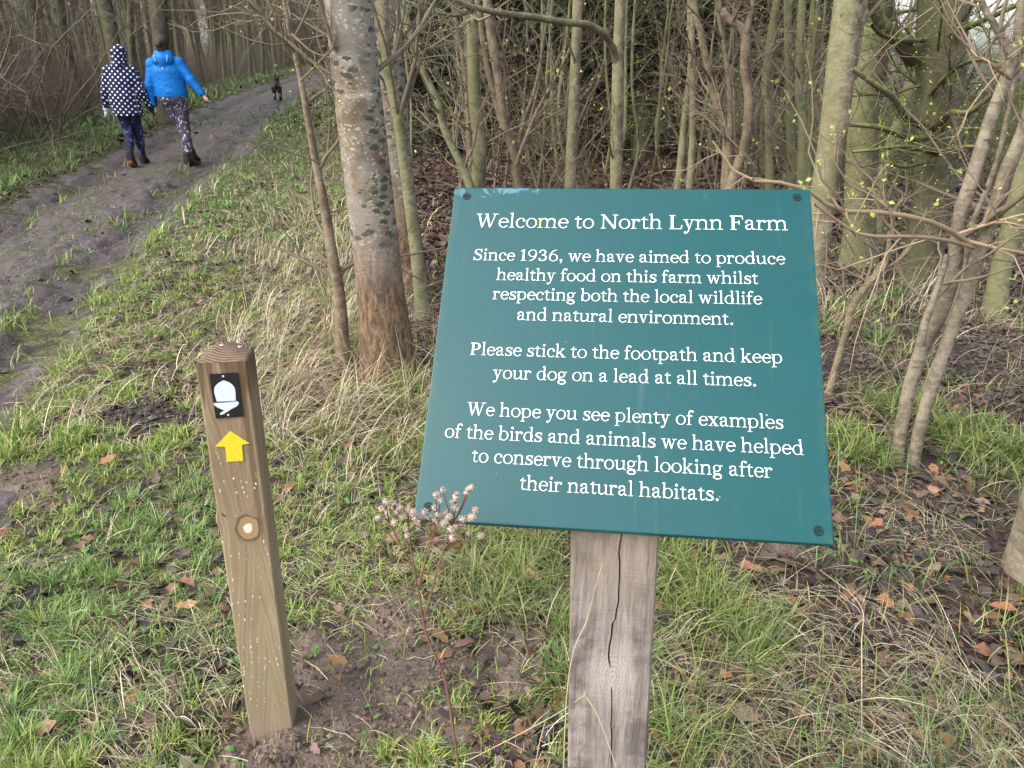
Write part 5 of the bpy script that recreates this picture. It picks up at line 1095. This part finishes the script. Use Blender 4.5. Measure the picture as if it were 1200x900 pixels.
def head_mesh(seed):
    g = rng(seed); n = 90; d = g.normal(size=(n, 3)); d[:, 2] += .45; d /= np.linalg.norm(d, axis=1, keepdims=True); r = .0050 * g.uniform(.75, 1.15, n)
    w = np.cross(d, g.normal(size=(n, 3))); w /= np.linalg.norm(w, axis=1, keepdims=True); s = r[:, None] * .16
    V = np.stack([d * .001, d * r[:, None] + w * s, d * r[:, None] * 1.05, d * r[:, None] - w * s], 1).reshape(-1, 3); j = np.arange(n) * 4; F = np.stack([j, j + 1, j + 2, j + 3], 1)
    a = np.linspace(0, math.pi, 7); b = np.arange(10) / 10 * 2 * math.pi; S = np.array([[math.sin(u) * math.cos(v), math.sin(u) * math.sin(v), math.cos(u)] for u in a for v in b]) * .0036; F2 = np.array([[k * 10 + q, k * 10 + (q + 1) % 10, (k + 1) * 10 + (q + 1) % 10, (k + 1) * 10 + q] for k in range(6) for q in range(10)])
    S *= (1 + .3 * (vn(S[:, 0] * 900, S[:, 1] * 900 + S[:, 2] * 700, seed) - .5))[:, None]
    return mesh_np('seed_head', np.vstack([V, S]), [F, F2 + len(V)], M['fluff'])
M['fluff'] = fluff(); hm = [head_mesh(k) for k in (1, 2, 3, 4)]
for k, (e, d) in enumerate(hd):
    o = link('seed_head', hm[k % 4], pl); o.location = Vector(e) - pl.location; o.rotation_euler = Vector(d).to_track_quat('Z', 'Y').to_euler(); s = float(g.uniform(.6, 1.0)); o.scale = (s, s, s)

# ------------------------------------------------------------------ single leaves and a stone one can point to
def one_leaf(label, px, py, size, col, seed, lift=.02):
    p = ground_at(px, py); g = rng(seed); V, F, _, c = leaves(np.array([p[0]]), np.array([p[1]]), np.array([size]), g, [col], True, lift, .2); c = np.clip(c, 0, 1)
    o = link('fallen_leaf', mesh_np('fallen_leaf', V - p, [F], M['leaf'], color=c)); o.location = p; tag(o, label, 'leaf', 'single fallen leaves')
one_leaf('crumpled tan oak leaf lying just left of the sign post', 619, 684, .075, (.36, .21, .125), 61, .03)
one_leaf('pale pinkish leaf flat on the ground right of the sign post', 875, 846, .085, (.40, .24, .20), 62)
one_leaf('orange brown leaf near the bottom left corner of the photo', 53, 863, .07, (.28, .15, .085), 63)
one_leaf('large reddish brown leaf left of the waymarker post, beside a grass tuft', 218, 690, .07, (.27, .13, .09), 64)
one_leaf('bright orange leaf low in the grass left of the waymarker post foot', 220, 717, .06, (.34, .16, .08), 65)
one_leaf('orange brown leaf standing up near the right edge of the photo', 1172, 725, .07, (.25, .12, .07), 66, .05)
one_leaf('brown leaf under the right lower corner of the sign', 878, 672, .08, (.26, .13, .08), 67, .03)
one_leaf('rusty leaf between the sign and the right edge, on dark soil', 850, 800, .06, (.35, .16, .08), 68)
def stone():
    a = np.linspace(0, math.pi, 10); b = np.arange(16) / 16 * 2 * math.pi; V = np.array([[math.sin(u) * math.cos(v), math.sin(u) * math.sin(v), .8 * math.cos(u)] for u in a for v in b]) * .065; V *= (1 + .3 * (vn(V[:, 0] * 20, V[:, 1] * 20 + V[:, 2] * 15, 4) - .5))[:, None]
    return mesh_np('stone', V, [np.array([[k * 16 + j, k * 16 + (j + 1) % 16, (k + 1) * 16 + (j + 1) % 16, (k + 1) * 16 + j] for k in range(9) for j in range(16)])], plain('stone', (.42, .45, .50), .8, .2, .2, 30))
p = ground_at(654, 168); o = link('stone', stone()); o.location = (p[0], p[1], Hs(p[0], p[1]) + .04); tag(o, 'small pale round stone lying on the dark leaf litter behind the sign', 'stone')
# loose straws and a broken stalk leaning near the sign post
def straw(name, label, pts, r):
    P = spline(np.array(pts), 20)[None]; V, F = tubes(P, np.linspace(r, r * .5, 20)[None], 5); b = np.array(pts[0]); o = link(name, mesh_np(name, V - b, [F], M['straw_single'])); o.location = b; tag(o, label, 'stalk', 'long dry stalks')
M['straw_single'] = plain('straw_single', (.46, .37, .22), .7, .2, .25, 40)
b0 = ground_at(545, 893); straw('dry_stalk', 'long straw coloured stalk bent over at its tip in front of the sign post', [b0, atY(600, 865, 1.1), atY(650, 838, .95), atY(684, 816, .72), atY(686, 815, .72), atY(702, 842, .71), atY(722, 898, .70)], .0013)
b0 = np.array([.085, .70, Hs(.085, .70)]); straw('dry_stalk', 'thin straw rising steeply along the left side of the sign post', [b0, atY(662, 850, .71), atY(690, 720, .715), atY(706, 660, .70)], .0009)
b0 = ground_at(1010, 880); straw('dry_stalk', 'long thin pale stalk crossing the grass at the right of the sign', [b0, ground_at(1000, 800) + np.array([0, 0, .12]), ground_at(992, 778) + np.array([0, 0, .2]), ground_at(955, 700) + np.array([0, 0, .1])], .0018)
# ------------------------------------------------------------------ people and the dog: smooth bodies grown from a distance field
def sdf_mesh(prims, res, sm=.035, iters=2):
    """prims: (p0, p1, r0, r1[, squash]) tapered capsules; one continuous surface by surface nets"""
    P = []
    for q in prims:
        p0, p1, r0, r1 = np.array(q[0], float), np.array(q[1], float), q[2], q[3]; s = np.array(q[4] if len(q) > 4 else (1, 1, 1), float); k = q[5] if len(q) > 5 else sm; P.append((p0, p1, r0, r1, s, k))
    lo = np.min([np.minimum(a, b) - max(r, t) / s.min() for a, b, r, t, s, k in P], 0) - .05; hi = np.max([np.maximum(a, b) + max(r, t) / s.min() for a, b, r, t, s, k in P], 0) + .05
    n = np.ceil((hi - lo) / res).astype(int) + 1; D = np.full(n, .3)
    for a, b, r, t, s, k in P:
        m = max(r, t) / s.min() + .08; i0 = np.clip(((np.minimum(a, b) - m - lo) / res).astype(int), 0, n); i1 = np.clip(((np.maximum(a, b) + m - lo) / res).astype(int) + 2, 0, n)
        g = np.stack(np.meshgrid(*[lo[d] + res * np.arange(i0[d], i1[d]) for d in range(3)], indexing='ij'), -1)
        c = (a + b) / 2; q = (g - c) * s; A = (a - c) * s; B = (b - c) * s; ab = B - A; h = np.clip(((q - A) @ ab) / max(ab @ ab, 1e-9), 0, 1)
        d = (np.linalg.norm(q - A - h[..., None] * ab, axis=-1) - (r + (t - r) * h)) / s.mean()
        sl = tuple(slice(i0[e], i1[e]) for e in range(3)); o = D[sl]; hh = np.clip(.5 + .5 * (o - d) / k, 0, 1); D[sl] = o * (1 - hh) + d * hh - k * hh * (1 - hh)
    ins = D < 0; cells = np.zeros(n - 1, bool); cnt = np.zeros(n - 1); acc = np.zeros((*(n - 1), 3))
    offs = [(0, 0, 0), (1, 0, 0), (0, 1, 0), (1, 1, 0), (0, 0, 1), (1, 0, 1), (0, 1, 1), (1, 1, 1)]
    def sub(A, o): return A[o[0]:n[0] - 1 + o[0], o[1]:n[1] - 1 + o[1], o[2]:n[2] - 1 + o[2]]
    for i in range(8):
        for j in range(i + 1, 8):
            a, b = offs[i], offs[j]
            if sum(abs(x - y) for x, y in zip(a, b)) != 1: continue
            da, db = sub(D, a), sub(D, b); x = (da < 0) != (db < 0); t = np.where(x, da / np.where(da == db, 1, da - db), 0)
            for d in range(3): acc[..., d] += np.where(x, a[d] + (b[d] - a[d]) * t, 0)
            cnt += x
    cells = cnt > 0; idx = -np.ones(n - 1, int); idx[cells] = np.arange(cells.sum())
    co = np.argwhere(cells); V = lo + res * (co + acc[cells] / cnt[cells][:, None]); F = []
    for d in range(3):
        e = [0, 0, 0]; e[d] = 1; a = ins[:n[0] - e[0], :n[1] - e[1], :n[2] - e[2]]; b = ins[e[0]:, e[1]:, e[2]:]; q = np.argwhere(a != b); u, v = [(1, 2), (2, 0), (0, 1)][d]
        q = q[(q[:, u] > 0) & (q[:, v] > 0)]; s = a[tuple(q.T)]
        def at(du, dv): w = q.copy(); w[:, u] -= du; w[:, v] -= dv; return idx[tuple(np.minimum(w, n - 2).T)]
        f = np.stack([at(1, 1), at(0, 1), at(0, 0), at(1, 0)], 1); f[~s] = f[~s][:, ::-1]; F.append(f)
    F = np.concatenate(F); F = F[(F >= 0).all(1)]
    for _ in range(iters):
        S = np.zeros_like(V); c = np.zeros(len(V))
        for k in range(4): np.add.at(S, F[:, k], V[F[:, (k + 1) % 4]]); np.add.at(S, F[:, k], V[F[:, k - 1]]); np.add.at(c, F[:, k], 2)
        V = .5 * V + .5 * S / np.maximum(c, 1)[:, None]
    return V, F
def cloth(name, c, var=.2, rough=.75):
    t = NT(name, rough, .25); n = t.noise(t.obj(), 9, 4); t.col(t.mix(n, tuple(x * (1 - var) for x in c), tuple(x * (1 + var) for x in c))); t.bump(t.noise(t.mapv(t.obj(), (1, 1, 1.6)), 8, 4, .6, .8), .03, .8); return t.m
M['skin'] = plain('skin', (.50, .31, .23), .6, .35, .1, 20)
def hair():
    t = NT('hair', .6, .4); p = t.obj(); n = t.noise(t.mapv(p, (130, 130, 14)), 1, 4, .7); t.col(t.mix(t.step(n, .3, .7), (.016, .009, .006), (.085, .046, .027))); t.bump(n, .012, 1); return t.m
M['hair'] = hair(); M['boot'] = plain('boot', (.022, .018, .017), .7, .3, .4, 30); M['sole'] = plain('sole', (.17, .075, .045), .8, .2, .3, 30); M['blue_coat'] = cloth('blue_coat', (.003, .155, .52), .12, .55); M['white_cuff'] = plain('white_cuff', (.62, .64, .68), .8, .2, .1, 30); M['seam'] = plain('seam', (.45, .55, .68), .6, .3, .1, 30)
def dots():
    t = NT('spotted_cloth', .75, .25); p = t.obj(); x, y, z = t.sep(p); nx = t.math('ABSOLUTE', t.sep(t.n('TexCoord').outputs['Normal'])[0]); f = t.n('Mix', data_type='FLOAT'); t.set(f.inputs[0], t.step(nx, .7, .78)); t.set(f.inputs[2], x); t.set(f.inputs[3], y); h = f.outputs[0]
    a = t.math('ADD', h, z); b = t.math('SUBTRACT', h, z); v = t.comb(t.math('MULTIPLY', a, 1 / .080), t.math('MULTIPLY', b, 1 / .080), 0.0); d = t.vor(v, 1, 0.0); t.col(t.mix(t.step(d, .25, .21), (.008, .010, .045), (.74, .75, .80))); t.bump(t.noise(p, 7, 4, .6, .8), .03, .8); return t.m
def blotch(name, base, cols, sc):
    t = NT(name, .75, .25); p = t.obj(); c = t.mix(t.noise(p, 6, 3), tuple(x * .6 for x in base), tuple(x * 1.4 for x in base))
    for k, (q, th) in enumerate(cols): n = t.noise(t.mapv(p, (1, 1, .8), (k * 3.1, k, 2.)), sc * (1 + .3 * k), 2, .5); c = t.mix(t.step(n, th, th + .025), c, q)
    t.col(c); return t.m
M['dots'] = dots(); M['galaxy'] = blotch('galaxy_leggings', (.014, .018, .055), [((.07, .09, .19), .58), ((.17, .20, .32), .70)], 13); M['print_leg'] = blotch('printed_leggings', (.060, .052, .080), [((.24, .10, .22), .64), ((.50, .47, .52), .60), ((.55, .52, .56), .64)], 19)
def hand(w, e, curl=.5, side=1):
    """palm, four unequal fingers and a thumb; w: wrist, e: direction of the forearm"""
    e = np.array(e) / np.linalg.norm(e); f = np.array([0, 1., 0]); f = f - e * (f @ e); f /= np.linalg.norm(f); n = np.cross(e, f) * side; pr = [(w, w + e * .085, .022, .030, (1, 1, 1), .012)]
    for k, L in enumerate((.066, .076, .071, .055)):
        b = w + e * .088 + f * (.030 - .020 * k); m = b + e * L * .5 + n * .004; t = m + (e * (1 - curl) + n * curl) * L * .55; pr += [(b, m, .0098, .009, (1, 1, 1), .005), (m, t, .009, .0075, (1, 1, 1), .005)]
    b = w + e * .025 + f * .026; m = b + e * .035 + f * .024; pr += [(b, m, .012, .010, (1, 1, 1), .006), (m, m + e * .032 + f * .004, .010, .008, (1, 1, 1), .005)]; return pr
def person(label, px, py, foot_off, scale, rz, J, build):
    p = ground_at(px, py); o = empty('person', tuple(p), label, 'person', None, rz); o.scale = (scale,) * 3; o.location = (p[0], p[1], p[2] + foot_off)
    def part(name, prims, mat, res=.012, sm=.035, parent=o, it=2, hem=None):
        V, F = sdf_mesh(prims, res, sm, it)
        if hem: V[:, 2] = np.where((V[:, 2] < hem) & (np.hypot(V[:, 0], V[:, 1]) < .235), hem + .03 * (V[:, 2] - hem), V[:, 2])
        return link(name, mesh_np(name, V, [F], M[mat] if isinstance(mat, str) else mat), parent)
    build(part, J, o); return o
def limb(J, a, b, c, r0, r1, r2, sq=(1, 1, 1)): return [(J[a], J[b], r0, r1, sq), (J[b], J[c], r1, r2, sq)]
def base_body(J):
    hd = J['head']; b = [(J['pel'], J['chest'], .125, .135, (.85, 1.25, 1)), (J['chest'], J['neckb'], .13, .06, (.8, 1.25, 1)), (J['neckb'], hd - np.array([0, .0, .03]), .052, .052), (hd + np.array([0, 0, .03]), hd + np.array([0, .005, -.03]), .088, .075, (1.06, .95, .9)), (hd + np.array([0, .06, -.05]), hd + np.array([0, .045, -.085]), .04, .035), (hd + np.array([0, .095, .0]), hd + np.array([0, .108, -.03]), .012, .016, (1, 1, 1), .01)]
    for s in (-1, 1): b += [(hd + np.array([s * .083, -.005, .012]), hd + np.array([s * .083, -.008, -.02]), .012, .01, (1, 1, 1), .008), (hd + np.array([s * .032, .083, .005]), hd + np.array([s * .034, .083, .005]), .011, .011, (1, 1, 1), .004)]
    b += [(hd + np.array([-.02, .092, -.058]), hd + np.array([.02, .092, -.058]), .008, .008, (1, 1, 1), .006)]
    for s in 'lr':
        b += limb(J, 'hip' + s, 'knee' + s, 'ank' + s, .085, .056, .036) + [(J['ank' + s], J['toe' + s], .038, .030)] + limb(J, 'sho' + s, 'elb' + s, 'wri' + s, .050, .040, .027); b += hand(J['wri' + s], J['wri' + s] - J['elb' + s], .5, -1 if s == 'l' else 1)
    return b
def grow(prims, d): return [(q[0], q[1], q[2] + d, q[3] + d, *q[4:]) for q in prims]
def V3(d): return {k: np.array(v, float) for k, v in d.items()}
JA = V3(dict(pel=(0, 0, .95), chest=(.0, .02, 1.22), neckb=(0, .03, 1.42), head=(0.015, .05, 1.56), shol=(-.175, .01, 1.36), shor=(.175, .02, 1.36), elbl=(-.245, -.03, 1.09), elbr=(.25, .0, 1.09), wril=(-.29, .02, .86), wrir=(.31, .08, .87),
             hipl=(-.08, 0, .90), hipr=(.08, 0, .90), kneel=(-.035, .0, .48), kneer=(.065, .13, .50), ankl=(-.0, -.24, .16), ankr=(.055, .17, .09), toel=(.0, -.13, .045), toer=(.065, .31, .04)))
def boots(part, J, side, par=.0):
    a, t = J['ank' + side], J['toe' + side]; d = (t - a); d[2] = 0; d /= np.linalg.norm(d); heel = a - d * .03 + (t - a) * .05; heel[2] = max(a[2] - .05, .03)
    b = part('boot', [(a + np.array([0, 0, .07]), a, .047, .050), (a, t, .050, .042), (heel, t, .040, .037)], 'boot', .010, .03)
    u = t - heel; u /= np.linalg.norm(u); dn = np.cross(np.cross(u, [0, 0, -1.]), u); dn /= np.linalg.norm(dn)
    part('sole', [(heel + dn * .034 - u * .02, t + dn * .032 + u * .02, .040, .042, (1, 1, 1.0), .02)], 'sole' if side == 'l' else 'boot', .010, .02, b)
def legs(J, d, low=.05):
    out = []
    for s in 'lr':
        e = J['ank' + s] + (J['knee' + s] - J['ank' + s]) * .12; out += [(J['hip' + s], J['knee' + s], .098 + d, .060 + d), (J['knee' + s], (J['knee' + s] * .55 + e * .45), .060 + d, .058 + d), ((J['knee' + s] * .55 + e * .45), e, .058 + d, .038 + d)]
    return out + [(J['pel'] + np.array([-.06, -.01, -.03]), J['pel'] + np.array([.06, -.01, -.03]), .125 + d, .125 + d, (1, 1, 1))]
def sleeve(J, s, d, r=(.062, .056, .046), stop=.93): w = J['elb' + s] + (J['wri' + s] - J['elb' + s]) * stop; return [(J['sho' + s], J['elb' + s], r[0] + d, r[1] + d), (J['elb' + s], w, r[1] + d, r[2] + d)]
def build_a(part, J, o):
    part('body', base_body(J), 'skin', .0085, .03)
    part('leggings', legs(J, .004), 'galaxy', .011, .03)
    for s in 'lr': boots(part, J, s)
    hem = np.array([0, .0, .80]); c = [(J['chest'], np.array([0, .02, 1.36]), .165, .13, (.78, 1.12, 1)), (np.array([0, .0, .96]), J['chest'], .172, .165, (.80, 1.08, 1)), (np.array([.015, .0, .76]), np.array([0, 0, .98]), .182, .172, (.82, 1.02, 1)), (J['shol'], J['shor'], .07, .07), (J['neckb'] - np.array([0, 0, .05]), J['neckb'] + np.array([0, 0, .04]), .10, .085)]
    c += sleeve(J, 'l', .004) + sleeve(J, 'r', .004)
    coat = part('coat', c, 'dots', .011, .03, hem=.745)
    part('hood', [(J['head'] + np.array([0, -.005, .035]), J['head'] + np.array([0, .01, -.03]), .122, .112, (1.05, .98, .95)), (J['head'] + np.array([0, -.03, -.05]), J['neckb'] + np.array([0, -.04, .0]), .10, .095)], 'dots', .010, .03, coat)
    for s in 'lr': w = J['wri' + s]; e = w - J['elb' + s]; e /= np.linalg.norm(e); part('glove', grow(hand(w, e, .5, -1 if s == 'l' else 1), .003) + [(w - e * .03, w + e * .02, .046, .046)], 'white_cuff' if s == 'l' else 'boot', .007, .012)
JB = V3(dict(pel=(.0, 0, .96), chest=(-.02, .01, 1.24), neckb=(-.03, .02, 1.44), head=(-.035, .045, 1.575), shol=(-.20, .0, 1.36), shor=(.155, .02, 1.37), elbl=(-.265, -.02, 1.09), elbr=(.29, -.02, 1.15), wril=(-.265, .04, .83), wrir=(.415, -.04, .97),
             hipl=(-.085, 0, .91), hipr=(.095, 0, .91), kneel=(.045, .10, .50), kneer=(.10, .02, .49), ankl=(.125, .11, .12), ankr=(.095, -.12, .09), toel=(.15, .25, .05), toer=(.10, .02, .04)))
def build_b(part, J, o):
    part('body', base_body(J), 'skin', .0085, .03)
    part('leggings', legs(J, .008), 'print_leg', .011, .03)
    for s in 'lr': boots(part, J, s)
    c = [(J['chest'] + np.array([0, 0, .02]), np.array([-.02, .02, 1.37]), .168, .125, (.78, 1.16, 1)), (np.array([.0, .0, .98]), J['chest'], .176, .168, (.82, 1.12, 1)), (J['shol'], J['shor'], .072, .072), (J['neckb'] - np.array([0, 0, .05]), J['neckb'] + np.array([0, 0, .03]), .10, .085)] + sleeve(J, 'l', .004, (.066, .060, .050)) + sleeve(J, 'r', .004, (.066, .060, .046))
    coat = part('jacket', c, 'blue_coat', .011, .03, hem=.935)
    part('hood', [(J['neckb'] + np.array([-.07, -.085, -.03]), J['neckb'] + np.array([.07, -.085, -.03]), .075, .075), (J['neckb'] + np.array([0, -.09, -.02]), J['neckb'] + np.array([0, -.10, -.10]), .085, .06), (J['neckb'] + np.array([-.06, -.02, .03]), J['neckb'] + np.array([.06, -.02, .03]), .07, .07)], 'blue_coat', .010, .03, coat)
    for s in (-1, 1): part('drawcord', [(J['neckb'] + np.array([s * .085, -.165, .03]), J['neckb'] + np.array([s * .075, -.168, -.045]), .006, .006)], 'seam', .004, .01, coat)
    part('logo', [(J['chest'] + np.array([.0, -.188, .075]), J['chest'] + np.array([.0, -.190, .055]), .008, .008)], 'seam', .004, .01, coat)
    part('hair', [(J['head'] + np.array([0, -.02, .045]), J['head'] + np.array([0, -.01, -.0]), .098, .092, (1.05, .98, .95)), (J['head'] + np.array([-.03, -.08, .03]), J['head'] + np.array([-.03, -.09, -.02]), .045, .03), (J['head'] + np.array([0, -.05, -.03]), J['head'] + np.array([0, -.045, -.07]), .07, .055), (J['head'] + np.array([-.01, -.10, .05]), J['head'] + np.array([-.01, -.135, .03]), .045, .038)], 'hair', .009, .02)
person('person in a hooded navy coat with white dots and dark leggings, walking away', 161, 195, 0, .955, math.radians(9), JA, build_a)
person('person in a bright blue jacket and printed leggings, walking away with one arm swung out', 215, 194, 0, 1.03, math.radians(9), JB, build_b)
def dog():
    p = ground_at(326, 117.5); o = empty('dog', tuple(p), 'black dog standing on the muddy track ahead of the walkers, seen from behind', 'dog', None, math.radians(12)); o.scale = (.86,) * 3
    t = NT('dog_coat', .6, .35); q = t.obj(); x, y, z = t.sep(q); n = t.noise(q, 14, 3)
    k = t.math('MULTIPLY', t.step(y, -.24, -.31), t.math('MULTIPLY', t.step(z, .40, .34), t.step(z, .10, .16))); k = t.math('MULTIPLY', k, t.step(n, .46, .52)); c = t.mix(t.math('MULTIPLY', k, .8), t.mix(n, (.003, .003, .0035), (.010, .0095, .0095)), (.32, .27, .17)); t.col(c); t.bump(t.noise(q, 60, 3), .01, .6)
    A = np.array; b = [((0, -.26, .42), (0, .16, .44), .100, .115, (1.1, 1, .95)), ((0, .16, .43), (0, .28, .40), .125, .09, (1.1, 1, .9)), ((0, .25, .48), (.0, .36, .66), .085, .062), ((0, .34, .68), (0, .40, .70), .078, .070), ((0, .42, .685), (0, .54, .665), .050, .032), ((.0, -.34, .46), (.03, -.46, .50), .028, .022), ((.03, -.46, .50), (.05, -.55, .60), .022, .012)]
    for s in (-1, 1): b += [((s * .07, -.26, .40), (s * .08, -.18, .27), .080, .048), ((s * .08, -.18, .27), (s * .08, -.33, .155), .046, .026), ((s * .08, -.33, .155), (s * .08, -.30, .03), .025, .024), ((s * .08, -.30, .025), (s * .08, -.24, .022), .028, .024), ((s * .08, .22, .40), (s * .085, .20, .22), .058, .034), ((s * .085, .20, .22), (s * .085, .23, .04), .030, .024), ((s * .085, .23, .028), (s * .085, .285, .022), .028, .024), ((s * .055, .33, .735), (s * .075, .32, .80), .030, .012, (1, 1.5, 1), .01)]
    V, F = sdf_mesh(b, .011, .03, 2); V[:, 0] *= 1.18; link('body', mesh_np('body', V, [F], t.m), o)
    V, F = sdf_mesh([(A((.075 * math.cos(a), .30 + .03 * math.sin(a), .57 + .02 * math.sin(a))) * 1., A((.075 * math.cos(a + .5), .30 + .03 * math.sin(a + .5), .57 + .02 * math.sin(a + .5))), .014, .014) for a in np.arange(0, 6.28, .5)], .006, .012, 1); link('collar', mesh_np('collar', V, [F], M['sole']), o)
dog()
